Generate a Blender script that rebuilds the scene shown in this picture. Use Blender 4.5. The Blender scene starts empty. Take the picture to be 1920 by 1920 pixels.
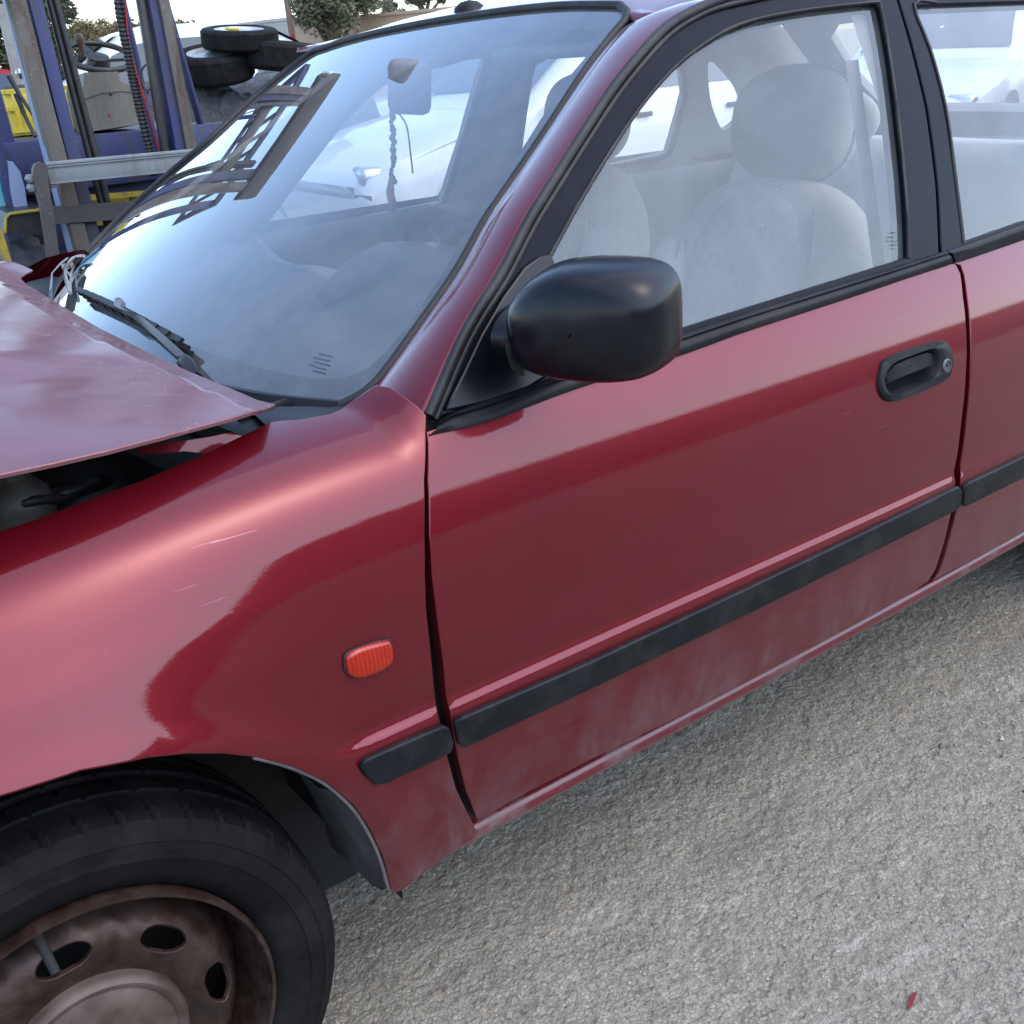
import bpy, bmesh, math, random
import numpy as np
from mathutils import Vector, Matrix, noise
from mathutils.geometry import delaunay_2d_cdt
R = math.radians
random.seed(7)
SC = bpy.context.scene
COL = SC.collection
# ------------------------------------------------------------------ camera
CAMP = np.array([-0.08186, -0.91697, 1.24990]); YAW, PITCH, ROLL, FPX = -0.604038, 0.406036, -0.071134, 2011.309
FWD = np.array([-math.sin(YAW)*math.cos(PITCH), math.cos(YAW)*math.cos(PITCH), -math.sin(PITCH)])
_r = np.array([math.cos(YAW), math.sin(YAW), 0.0]); _u = np.cross(_r, FWD)
RIGHT = math.cos(ROLL)*_r + math.sin(ROLL)*_u; UP = -math.sin(ROLL)*_r + math.cos(ROLL)*_u
cam = bpy.data.cameras.new('camera'); camo = bpy.data.objects.new('camera', cam); COL.objects.link(camo)
camo.matrix_world = Matrix(((RIGHT[0], UP[0], -FWD[0], CAMP[0]), (RIGHT[1], UP[1], -FWD[1], CAMP[1]), (RIGHT[2], UP[2], -FWD[2], CAMP[2]), (0, 0, 0, 1)))
cam.sensor_width = 36; cam.lens = 36*FPX/1920; cam.clip_start = .02; cam.clip_end = 2000
SC.camera = camo
# ------------------------------------------------------------------ light
SUN_EL, SUN_AZ = 56, 158
world = bpy.data.worlds.new('World'); SC.world = world; world.use_nodes = True
wn = world.node_tree.nodes; wl = world.node_tree.links
bg = wn['Background']; sky = wn.new('ShaderNodeTexSky'); sky.sky_type = 'NISHITA'; sky.sun_disc = False
sky.sun_elevation = R(SUN_EL); sky.sun_rotation = R(SUN_AZ); sky.air_density = 1.0; sky.dust_density = 1.6; sky.ozone_density = 1.5
wl.new(sky.outputs[0], bg.inputs[0]); bg.inputs[1].default_value = 0.15
sun = bpy.data.lights.new('sun', 'SUN'); sun.energy = 0.5; sun.angle = R(120); sun.color = (1, .985, .97)
suno = bpy.data.objects.new('sun', sun); COL.objects.link(suno)
_az = R(SUN_AZ); _sd = Vector((math.sin(_az)*math.cos(R(SUN_EL)), math.cos(_az)*math.cos(R(SUN_EL)), math.sin(R(SUN_EL))))
suno.rotation_euler = _sd.to_track_quat('Z', 'Y').to_euler(); suno.location = (0, -6, 9)
vs = SC.view_settings; vs.view_transform = 'Standard'; vs.look = 'None'; vs.gamma = 1; vs.use_curve_mapping = False
vs.exposure = 1.75
SC.cycles.max_bounces = 10; SC.cycles.transparent_max_bounces = 16; SC.cycles.caustics_reflective = False; SC.cycles.caustics_refractive = False
# ------------------------------------------------------------------ picture <-> place
def ray(u, v):
    d = (u-960)*RIGHT - (v-960)*UP + FPX*FWD
    return d/np.linalg.norm(d)
def ony(u, v, Y):
    d = ray(u, v); return CAMP + d*((Y-CAMP[1])/d[1])
def onz(u, v, Z):
    d = ray(u, v); return CAMP + d*((Z-CAMP[2])/d[2])
def onx(u, v, X):
    d = ray(u, v); return CAMP + d*((X-CAMP[0])/d[0])
def projv(P):
    V = np.asarray(P, float)-CAMP; w = V@FWD
    return np.stack([960+FPX*(V@RIGHT)/w, 960-FPX*(V@UP)/w], -1)
class Surf:
    """a smooth surface f(u, v) -> xyz, able to find the (u, v) seen at a pixel"""
    def __init__(s, f, u0, u1, v0, v1, n=90):
        s.f = f; s.b = (u0, u1, v0, v1)
        U, V = np.meshgrid(np.linspace(u0, u1, n), np.linspace(v0, v1, n)); s.U = U.ravel(); s.V = V.ravel()
        P = f(s.U, s.V); s.px = projv(P); s.dist = np.linalg.norm(P-CAMP, axis=1)
    def uv(s, px):
        px = np.asarray(px, float); d = np.linalg.norm(s.px-px, axis=1)
        i = np.argmin(d); q = np.array([s.U[i], s.V[i]])
        for _ in range(12):
            e = 1e-4; A = s.f(np.array([q[0], q[0]+e, q[0]]), np.array([q[1], q[1], q[1]+e])); p = projv(A)
            J = np.stack([(p[1]-p[0])/e, (p[2]-p[0])/e], 1)
            try: st = np.linalg.solve(J, px-p[0])
            except Exception: break
            m = np.abs(st).max(); st = st*min(1, .08/max(m, 1e-9)); q = q+st
            if m < 1e-6: break
        return q
    def uvs(s, L): return np.array([s.uv(p) for p in L])
    def at(s, u, v): return s.f(np.atleast_1d(np.asarray(u, float)), np.atleast_1d(np.asarray(v, float)))
    def pt(s, px): q = s.uv(px); return s.at(q[0], q[1])[0]
    def normals(s, U, V):
        e = 5e-4; a = s.f(U+e, V)-s.f(U-e, V); b = s.f(U, V+e)-s.f(U, V-e); n = np.cross(a, b)
        n /= np.linalg.norm(n, axis=1)[:, None]+1e-12
        return n
def smooth_poly(pts, n=6, closed=False):
    """Catmull-Rom through the points"""
    P = np.asarray(pts, float); N = len(P); out = []
    rng = range(N) if closed else range(N-1)
    for i in rng:
        if closed: a, b, c, d = P[(i-1) % N], P[i], P[(i+1) % N], P[(i+2) % N]
        else: a, b, c, d = P[max(i-1, 0)], P[i], P[i+1], P[min(i+2, N-1)]
        for k in range(n):
            t = k/n
            out.append(.5*((2*b)+(c-a)*t+(2*a-5*b+4*c-d)*t*t+(3*b-a-3*c+d)*t**3))
    if not closed: out.append(P[-1])
    return np.array(out)
def resample(P, n):
    P = np.asarray(P, float); L = np.r_[0, np.cumsum(np.linalg.norm(np.diff(P, axis=0), axis=1))]
    t = np.linspace(0, L[-1], n); return np.stack([np.interp(t, L, P[:, k]) for k in range(P.shape[1])], 1)
def densify(P, h):
    P = np.asarray(P, float); out = []
    for i in range(len(P)):
        a, b = P[i], P[(i+1) % len(P)]; m = max(1, int(np.linalg.norm(b-a)/h))
        for k in range(m): out.append(a+(b-a)*k/m)
    return np.array(out)
def inside(poly, pts):
    x, y = pts[:, 0], pts[:, 1]; c = np.zeros(len(pts), bool); n = len(poly)
    for i in range(n):
        x1, y1 = poly[i]; x2, y2 = poly[(i+1) % n]
        if y1 == y2: continue
        c ^= ((y1 > y) != (y2 > y)) & (x < (x2-x1)*(y-y1)/(y2-y1)+x1)
    return c
def dist_poly(poly, pts):
    D = np.full(len(pts), 1e9)
    for i in range(len(poly)):
        a, b = poly[i], poly[(i+1) % len(poly)]; ab = b-a; L = ab@ab+1e-15
        t = np.clip(((pts-a)@ab)/L, 0, 1); D = np.minimum(D, np.linalg.norm(pts-(a+t[:, None]*ab), axis=1))
    return D
# ------------------------------------------------------------------ objects
def mk(name, verts, faces, mat=None, parent=None, smooth=None, normals=None, mats=None, fmat=None):
    me = bpy.data.meshes.new(name); me.from_pydata([tuple(map(float, v)) for v in verts], [], [tuple(map(int, f)) for f in faces]); me.validate(); me.update()
    if mats:
        for m in mats: me.materials.append(m)
        if fmat is not None and len(fmat) == len(me.polygons): me.polygons.foreach_set('material_index', fmat)
    elif mat: me.materials.append(mat)
    if normals is not None:
        me.polygons.foreach_set('use_smooth', [True]*len(me.polygons)); me.normals_split_custom_set_from_vertices([tuple(n) for n in normals])
    elif smooth is not None:
        me.polygons.foreach_set('use_smooth', [True]*len(me.polygons))
        if smooth < 180: me.set_sharp_from_angle(angle=R(smooth))
    o = bpy.data.objects.new(name, me); COL.objects.link(o)
    if parent is not None: attach(o, parent)
    return o
def attach(o, parent):
    o.parent = parent
    w = Matrix.Identity(4); q = parent; chain = []
    while q is not None: chain.append(q); q = q.parent
    for q in reversed(chain): w = w @ q.matrix_parent_inverse @ Matrix.LocRotScale(q.location, q.rotation_euler, q.scale)
    o.matrix_parent_inverse = w.inverted()
def tag(o, label, cat, group=None):
    o['label'] = label; o['category'] = cat
    if group: o['group'] = group
    return o
def struct(o, kind='structure'):
    o['kind'] = kind; return o
def empty(name, loc, rz=0, label=None, cat=None, group=None):
    o = bpy.data.objects.new(name, None); COL.objects.link(o); o.location = loc; o.rotation_euler = (0, 0, rz); o.empty_display_size = .2
    if label: tag(o, label, cat, group)
    return o
def raw(o, parent):
    """child whose mesh is in the parent's own space"""
    o.parent = parent; return o
def copy_tree(o, parent=None):
    c = o.copy(); COL.objects.link(c); c.parent = parent
    for ch in o.children: copy_tree(ch, c)
    return c
class MB:
    def __init__(s): s.v = []; s.f = []
    def add(s, V, F):
        o = len(s.v); s.v += [tuple(map(float, p)) for p in V]; s.f += [tuple(i+o for i in f) for f in F]; return s
    def box(s, c, size, rot=None, bev=0.0):
        bm = bmesh.new(); bmesh.ops.create_cube(bm, size=1); bmesh.ops.scale(bm, vec=size, verts=bm.verts)
        if bev: bmesh.ops.bevel(bm, geom=bm.edges[:], offset=min(bev, min(size)*.45), segments=2, affect='EDGES', profile=.5)
        M = Matrix.Translation(Vector(c)) @ (rot.to_4x4() if rot is not None else Matrix.Identity(4))
        bmesh.ops.transform(bm, matrix=M, verts=bm.verts); bm.verts.index_update()
        s.add([v.co for v in bm.verts], [[v.index for v in f.verts] for f in bm.faces]); bm.free(); return s
    def bar(s, a, b, w, h, up=(0, 0, 1), bev=0.0):
        a = Vector(a); b = Vector(b); d = (b-a); L = d.length; d.normalize(); u = Vector(up); sd = d.cross(u)
        if sd.length < 1e-4: sd = d.cross(Vector((0, 1, 0)))
        sd.normalize(); u = sd.cross(d); M = Matrix((d, sd, u)).transposed()
        return s.box((a+b)/2, (L, w, h), M, bev)
    def tube(s, path, r, n=8, cap=True):
        P = [Vector(map(float, p)) for p in path]; rr = r if hasattr(r, '__len__') else [r]*len(P); V = []; F = []; prev = None
        for i, p in enumerate(P):
            d = (P[min(i+1, len(P)-1)]-P[max(i-1, 0)]).normalized()
            if prev is None: a = d.orthogonal().normalized()
            else: a = (prev-d*prev.dot(d)); a = a.normalized() if a.length > 1e-6 else d.orthogonal().normalized()
            prev = a; b = d.cross(a)
            for k in range(n):
                t = 2*math.pi*k/n; V.append(p+(a*math.cos(t)+b*math.sin(t))*rr[i])
        for i in range(len(P)-1):
            for k in range(n): F.append((i*n+k, i*n+(k+1) % n, (i+1)*n+(k+1) % n, (i+1)*n+k))
        if cap: F.append(tuple(range(n-1, -1, -1))); F.append(tuple((len(P)-1)*n+k for k in range(n)))
        return s.add(V, F)
    def lathe(s, prof, M=None, n=48, closed=False, a0=0, a1=2*math.pi):
        """prof: (radius, height) pairs turned about local Z"""
        V = []; F = []; m = len(prof); full = abs(a1-a0-2*math.pi) < 1e-6; N = n if full else n+1
        for k in range(N):
            t = a0+(a1-a0)*k/n
            for r, h in prof:
                p = Vector((r*math.cos(t), r*math.sin(t), h)); V.append(M @ p if M is not None else p)
        for k in range(n):
            k2 = (k+1) % N
            for j in range(m if closed else m-1):
                j2 = (j+1) % m; F.append((k*m+j, k2*m+j, k2*m+j2, k*m+j2))
        return s.add(V, F)
    def loft(s, rings, closed=True, cap=False):
        n = len(rings[0]); V = [p for r in rings for p in r]; F = []
        for i in range(len(rings)-1):
            for k in range(n if closed else n-1): F.append((i*n+k, i*n+(k+1) % n, (i+1)*n+(k+1) % n, (i+1)*n+k))
        if cap: F.append(tuple(range(n-1, -1, -1))); F.append(tuple((len(rings)-1)*n+k for k in range(n)))
        return s.add(V, F)
    def prism(s, poly, fa, fb):
        """poly points mapped by fa and fb to two 3-D rims"""
        n = len(poly); V = [fa(p) for p in poly]+[fb(p) for p in poly]
        F = [tuple(range(n)), tuple(range(2*n-1, n-1, -1))]+[(k, (k+1) % n, n+(k+1) % n, n+k) for k in range(n)]
        return s.add(V, F)
    def build(s, name, mat, parent=None, smooth=35, local=False):
        o = mk(name, s.v, s.f, mat, None, smooth)
        bm = bmesh.new(); bm.from_mesh(o.data); bmesh.ops.recalc_face_normals(bm, faces=bm.faces); bm.to_mesh(o.data); bm.free()
        if smooth is not None:
            o.data.polygons.foreach_set('use_smooth', [True]*len(o.data.polygons))
            if smooth < 180: o.data.set_sharp_from_angle(angle=R(smooth))
        if parent is not None:
            if local: o.parent = parent
            else: attach(o, parent)
        return o
def rrect(w, h, r, n=5, pw=None):
    out = []
    for cx, cy, a in ((w/2-r, h/2-r, 0), (-w/2+r, h/2-r, 90), (-w/2+r, -h/2+r, 180), (w/2-r, -h/2+r, 270)):
        for k in range(n+1):
            t = R(a+90*k/n); out.append((cx+r*math.cos(t), cy+r*math.sin(t)))
    return out
def sm(a, b, x):
    t = np.clip((np.asarray(x, float)-a)/(b-a), 0, 1); return t*t*(3-2*t)
def panel(name, S, poly, mat, parent, h=.02, edge=.002, depth=.018, holes=(), flip=False, lift=0.0, rim=True, bump=None):
    """sheet-metal panel: the outline (in the surface's u, v) filled with a fine mesh lying on S, with rounded returned edges"""
    rings = [densify(poly, h*.7)]+[densify(q, h*.4) for q in holes]
    if len(rings[0]):
        a = sum(rings[0][i][0]*rings[0][(i+1) % len(rings[0])][1]-rings[0][(i+1) % len(rings[0])][0]*rings[0][i][1] for i in range(len(rings[0])))
        if a < 0: rings[0] = rings[0][::-1]
    for k in range(1, len(rings)):
        q = rings[k]; a = sum(q[i][0]*q[(i+1) % len(q)][1]-q[(i+1) % len(q)][0]*q[i][1] for i in range(len(q)))
        if a > 0: rings[k] = q[::-1]
    lo = rings[0].min(0); hi = rings[0].max(0)
    gu, gv = np.meshgrid(np.arange(lo[0]+h*.5, hi[0], h), np.arange(lo[1]+h*.5, hi[1], h)); G = np.stack([gu.ravel(), gv.ravel()], 1)
    G = G[inside(rings[0], G)]
    for q in rings[1:]:
        if len(G): G = G[~inside(q, G)]
    for q in rings:
        if len(G): G = G[dist_poly(q, G) > h*.4]
    pts = np.concatenate(rings+[G]); edges = []; o = 0
    for q in rings:
        n = len(q); edges += [(o+i, o+(i+1) % n) for i in range(n)]; o += n
    nv, ne, nf, ov, *_ = delaunay_2d_cdt([Vector(p) for p in pts], edges, [], 0, 1e-7)
    nv = np.array([tuple(v) for v in nv]); F = [tuple(f) for f in nf]
    C = np.array([nv[list(f)].mean(0) for f in F]); ok = inside(rings[0], C)
    for q in rings[1:]: ok &= ~inside(q, C)
    F = [f for f, k in zip(F, ok) if k]
    P = S.f(nv[:, 0], nv[:, 1]); N = S.normals(nv[:, 0], nv[:, 1])
    # face the camera side unless flipped
    sg = np.sign(np.sum(((CAMP-P)*N), 1)); s0 = 1 if np.median(sg) >= 0 else -1
    if flip: s0 = -s0
    N = N*s0
    if bump is not None: P = P+N*bump(nv)[:, None]
    P = P+N*lift
    V = list(P); NN = list(N)
    if s0 < 0: F = [f[::-1] for f in F]
    if rim:
        idx = {tuple(np.round(p, 6)): i for i, p in enumerate(nv)}; o = 0
        for ri, q in enumerate(rings):
            ids = [idx.get(tuple(np.round(p, 6))) for p in q]
            if any(i is None for i in ids):
                ids = [int(np.argmin(np.linalg.norm(nv-p, axis=1))) for p in q]
            n = len(ids); b1 = len(V)
            T = []
            for k in range(n):
                d = P[ids[(k+1) % n]]-P[ids[k-1]]; t = np.cross(d, N[ids[k]])*s0; t = t/(np.linalg.norm(t)+1e-12); T.append(t)
            for k in range(n): V.append(P[ids[k]]+T[k]*edge*.7-N[ids[k]]*edge*.3); nn = T[k]+N[ids[k]]; NN.append(nn/np.linalg.norm(nn))
            for k in range(n): V.append(P[ids[k]]+T[k]*edge-N[ids[k]]*edge); NN.append(T[k])
            for k in range(n): V.append(P[ids[k]]+T[k]*edge*.8-N[ids[k]]*depth); NN.append(T[k])
            for j, (a0, a1) in enumerate(((None, b1), (b1, b1+n), (b1+n, b1+2*n))):
                for k in range(n):
                    k2 = (k+1) % n; A = ids[k] if a0 is None else a0+k; B = ids[k2] if a0 is None else a0+k2
                    f = (A, a1+k, a1+k2, B); F.append(f if s0 > 0 else f[::-1])
    return mk(name, V, F, mat, parent, None, NN)
# ------------------------------------------------------------------ materials
class NT:
    def __init__(s, name):
        s.m = bpy.data.materials.new(name); s.m.use_nodes = True; s.t = s.m.node_tree; s.n = s.t.nodes; s.l = s.t.links
        s.b = s.n['Principled BSDF']; s.out = s.n['Material Output']
    def node(s, ty, **k):
        n = s.n.new(ty)
        for a, v in k.items():
            if a in n.inputs.keys(): n.inputs[a].default_value = v
            else: setattr(n, a, v)
        return n
    def set(s, **k):
        for a, v in k.items(): s.b.inputs[a.replace('_', ' ')].default_value = v
        return s
    def link(s, a, b): s.l.new(a, b)
    def coord(s): return s.node('ShaderNodeNewGeometry').outputs['Position']
    def obj(s): return s.node('ShaderNodeTexCoord').outputs['Object']
    def noise(s, scale, detail=4, rough=.55, vec=None, dist=0.0):
        n = s.node('ShaderNodeTexNoise'); n.inputs['Scale'].default_value = scale; n.inputs['Detail'].default_value = detail; n.inputs['Roughness'].default_value = rough; n.inputs['Distortion'].default_value = dist
        s.link(vec if vec is not None else s.coord(), n.inputs['Vector']); return n.outputs['Fac']
    def ramp(s, fac, stops):
        r = s.node('ShaderNodeValToRGB'); e = r.color_ramp.elements
        while len(e) < len(stops): e.new(.5)
        for i, (p, c) in enumerate(stops): e[i].position = p; e[i].color = (*c, 1) if len(c) == 3 else c
        s.link(fac, r.inputs[0]); return r.outputs[0]
    def val(s, fac, a, b, lo=0, hi=1):
        m = s.node('ShaderNodeMapRange'); m.inputs[1].default_value = a; m.inputs[2].default_value = b; m.inputs[3].default_value = lo; m.inputs[4].default_value = hi
        s.link(fac, m.inputs[0]); return m.outputs[0]
    def math(s, op, a, b=None):
        m = s.node('ShaderNodeMath', operation=op)
        for i, x in enumerate((a, b)):
            if x is None: continue
            if isinstance(x, (int, float)): m.inputs[i].default_value = x
            else: s.link(x, m.inputs[i])
        return m.outputs[0]
    def mix(s, fac, a, b):
        m = s.node('ShaderNodeMix', data_type='RGBA')
        for i, x in ((0, fac), (6, a), (7, b)):
            if isinstance(x, (int, float)): m.inputs[i].default_value = x
            elif isinstance(x, tuple): m.inputs[i].default_value = (*x, 1)
            else: s.link(x, m.inputs[i])
        return m.outputs[2]
    def bump(s, h, strength=.2, dist=.002):
        b = s.node('ShaderNodeBump'); b.inputs['Strength'].default_value = strength; b.inputs['Distance'].default_value = dist
        s.link(h, b.inputs['Height']); s.link(b.outputs[0], s.b.inputs['Normal']); return b
    def sep(s, vec):
        x = s.node('ShaderNodeSeparateXYZ'); s.link(vec, x.inputs[0]); return x.outputs
def plain(name, col, rough=.5, metal=0, var=.15, scale=30, bump=0, bscale=200, spec=.5, dust=0, coat=0):
    t = NT(name); t.set(Roughness=rough, Metallic=metal); t.b.inputs['Specular IOR Level'].default_value = spec
    if coat: t.set(Coat_Weight=coat, Coat_Roughness=.05)
    v = t.obj()
    f = t.noise(scale, 5, .6, v); d = tuple(c*(1-var) for c in col); l = tuple(min(1, c*(1+var)) for c in col)
    c = t.ramp(f, [(.3, d), (.7, l)])
    if dust:
        g = t.val(t.noise(scale*.35+2, 6, .7, v), .45, .75, 0, dust); c = t.mix(g, c, (.33, .31, .28))
        t.link(t.val(g, 0, 1, rough, min(1, rough+.4)), t.b.inputs['Roughness'])
    t.link(c, t.b.inputs['Base Color'])
    if bump: t.bump(t.noise(bscale, 4, .6, v), bump, .001)
    return t.m
# ================================================================== materials
def paint(name, hood=False):
    t = NT(name); t.set(Metallic=.58, Roughness=.46, Coat_Weight=1.0, Coat_Roughness=.025, Coat_IOR=1.44); t.b.inputs['Specular IOR Level'].default_value = .25
    P = t.coord(); z = t.sep(P)[2]
    fl = t.noise(2600, 2, .5, P); base = t.ramp(fl, [(.35, (.108, .0016, .0068)), (.65, (.152, .0034, .0112))])
    # road film: streaky, thicker towards the sill, with wiped shapes in it
    mp = t.node('ShaderNodeMapping'); mp.inputs['Scale'].default_value = (5, 5, 1.6); t.link(P, mp.inputs[0])
    st = t.noise(3.2, 7, .62, mp.outputs[0], .6)
    if hood:
        n1 = t.noise(9, 6, .55, P, .8); k = t.math('ABSOLUTE', t.math('SUBTRACT', n1, .5)); line = t.val(k, .0, .007, .65, 0)
        ar = t.val(t.noise(2.2, 3, .5, P), .42, .62, 0, 1)
        film = t.math('ADD', t.math('MULTIPLY', line, ar), t.val(st, .3, .8, .20, .40))
    else:
        low = t.val(z, .54, .31, 0, 1); film = t.math('MULTIPLY', t.val(st, .38, .62, .05, .62), low)
        sw_ = t.noise(5, 5, .6, P, 2.5); film = t.math('MULTIPLY', film, t.val(sw_, .38, .55, .25, 1.15))
        film = t.math('ADD', film, t.val(t.noise(420, 2, .5, P), .70, .78, 0, .35))
        film = t.math('ADD', film, t.val(t.noise(6, 5, .6, P), .4, .8, 0, .02))
    film = t.math('MINIMUM', film, .8)
    c = t.mix(film, base, (.34, .275, .305) if hood else (.185, .145, .155)); t.link(c, t.b.inputs['Base Color'])  # hood film is dust, lightened to lilac to carry the sky's sheen
    t.link(t.val(film, 0, .6, 1, .25), t.b.inputs['Coat Weight'])
    t.link(t.val(film, 0, .6, .02, .30), t.b.inputs['Coat Roughness'])
    t.link(t.val(film, 0, .6, .38, .8), t.b.inputs['Roughness'])
    bn = t.node('ShaderNodeBump'); bn.inputs['Strength'].default_value = .035; bn.inputs['Distance'].default_value = .001; t.link(t.noise(420, 3, .5, P), bn.inputs['Height']); t.link(bn.outputs[0], t.b.inputs['Coat Normal'])
    mp3 = t.node('ShaderNodeMapping'); mp3.inputs['Scale'].default_value = (2, 2, 60); mp3.inputs['Rotation'].default_value = (0, R(24), 0); t.link(P, mp3.inputs[0])
    scr = t.math('MULTIPLY', t.val(t.noise(6, 2, .5, mp3.outputs[0]), .742, .75, 0, .30), t.val(t.noise(2.5, 2, .5, P), .5, .6, 0, 1))
    t.link(t.mix(scr, c, (.40, .30, .31)), t.b.inputs['Base Color'])
    return t.m
def glass(name, dust=.06, tint=(.80, .87, .87), dcol=(.62, .66, .66), boost=1.75):
    t = NT(name); t.n.remove(t.b)
    tr = t.node('ShaderNodeBsdfTransparent'); tr.inputs[0].default_value = (*tint, 1)
    gl = t.node('ShaderNodeBsdfGlossy'); gl.inputs['Roughness'].default_value = .004; gl.inputs['Color'].default_value = (.97, .99, 1, 1)
    df = t.node('ShaderNodeBsdfDiffuse'); df.inputs[0].default_value = (*dcol, 1)
    fr = t.node('ShaderNodeFresnel'); fr.inputs[0].default_value = 1.52
    m1 = t.node('ShaderNodeMixShader'); P = t.coord()
    d = t.val(t.noise(7, 7, .65, P, .5), .3, .75, dust*.55, dust*1.5)
    sp = t.val(t.noise(300, 2, .5, P), .715, .76, 0, .3); d = t.math('ADD', d, sp)
    t.link(d, m1.inputs[0]); t.link(tr.outputs[0], m1.inputs[1]); t.link(df.outputs[0], m1.inputs[2])
    m2 = t.node('ShaderNodeMixShader'); f = t.math('MINIMUM', t.math('MULTIPLY', fr.outputs[0], boost), 1.0)
    t.link(f, m2.inputs[0]); t.link(m1.outputs[0], m2.inputs[1]); t.link(gl.outputs[0], m2.inputs[2])
    t.link(m2.outputs[0], t.out.inputs[0]); return t.m
M = {}
M['paint'] = paint('red_metallic_paint'); M['hood'] = paint('red_hood_paint', True)
M['glass'] = glass('windscreen_glass', .085, (.95, .97, .97), (.62, .66, .66), 1.8); M['sglass'] = glass('side_glass', .075, (.97, .985, .985), (.56, .63, .67), 1.2)  # side dust tinted bluish: sky haze put into its colour
M['trim'] = plain('black_trim', (.0062, .0072, .009), .46, var=.3, bump=.12, bscale=900, dust=.05, spec=.2)
M['gtrim'] = plain('satin_black_frame', (.004, .005, .010), .24, var=.2, dust=.008, spec=.10)
M['rubber'] = plain('rubber_seal', (.008, .0085, .010), .5, var=.25, bump=.1, dust=.08, spec=.35)
M['mirror_plastic'] = plain('mirror_plastic', (.0030, .0036, .006), .24, var=.3, scale=60, bump=.03, bscale=1500, dust=.012, spec=.32)
M['dark'] = plain('dark_inner', (.010, .010, .011), .8)
M['engine'] = plain('grimy_engine', (.014, .014, .014), .6, var=.4, scale=25, bump=.3, bscale=60)
M['cream'] = plain('clouded_plastic', (.055, .05, .04), .5, var=.25)
M['frit'] = plain('ceramic_frit', (.012, .014, .020), .35, dust=.3)
M['tyre'] = plain('tyre_rubber', (.0050, .0050, .0055), .70, var=.45, scale=22, bump=.35, bscale=260, dust=.03, spec=.15)
M['fabric'] = plain('light_seat_fabric', (.40, .385, .36), .95, var=.07, scale=40, bump=.3, bscale=700)
M['pfabric'] = plain('patterned_seat_fabric', (.31, .305, .295), .95, var=.16, scale=60, bump=.3, bscale=700)
M['liner'] = plain('light_headliner', (.34, .335, .32), .95, var=.05)
M['ptrim'] = plain('grey_interior_plastic', (.22, .22, .215), .6, var=.06, bump=.1, bscale=600)
M['beige'] = plain('beige_pillar_trim', (.25, .235, .215), .7, var=.06)
M['dash'] = plain('dashboard_plastic', (.085, .105, .125), .45, var=.08, bump=.08, bscale=800, dust=.12)
M['orange'] = None
t = NT('amber_lens'); t.set(Roughness=.22, Coat_Weight=.25); v = t.coord(); wv = t.node('ShaderNodeTexWave', wave_type='BANDS', bands_direction='X'); wv.inputs['Scale'].default_value = 62; t.link(v, wv.inputs['Vector'])
t.link(t.ramp(wv.outputs['Fac'], [(.2, (.24, .008, .001)), (.8, (.33, .014, .002))]), t.b.inputs['Base Color']); t.bump(wv.outputs['Fac'], .08, .001); M['orange'] = t.m
t = NT('rusty_steel_wheel'); t.set(Metallic=.35, Roughness=.55); v = t.coord()
c = t.ramp(t.noise(16, 8, .7, v, .6), [(.30, (.010, .0055, .004)), (.52, (.034, .017, .012)), (.66, (.055, .036, .030)), (.80, (.20, .19, .19))]); t.link(c, t.b.inputs['Base Color'])
t.link(t.val(t.noise(40, 5, .6, v), .3, .7, .35, .8), t.b.inputs['Roughness']); t.bump(t.noise(120, 5, .7, v), .3, .001); M['rim'] = t.m
M['cap'] = plain('brown_hub_cap', (.060, .036, .028), .55, var=.35, scale=18, bump=.3, bscale=150, dust=.2)
M['bright'] = plain('bright_steel', (.55, .55, .54), .3, 1, var=.1)
M['wiper'] = plain('grey_wiper_paint', (.055, .06, .068), .38, dust=.3)
M['shell'] = plain('car_inside_shell', (.05, .05, .055), .8)
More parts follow.
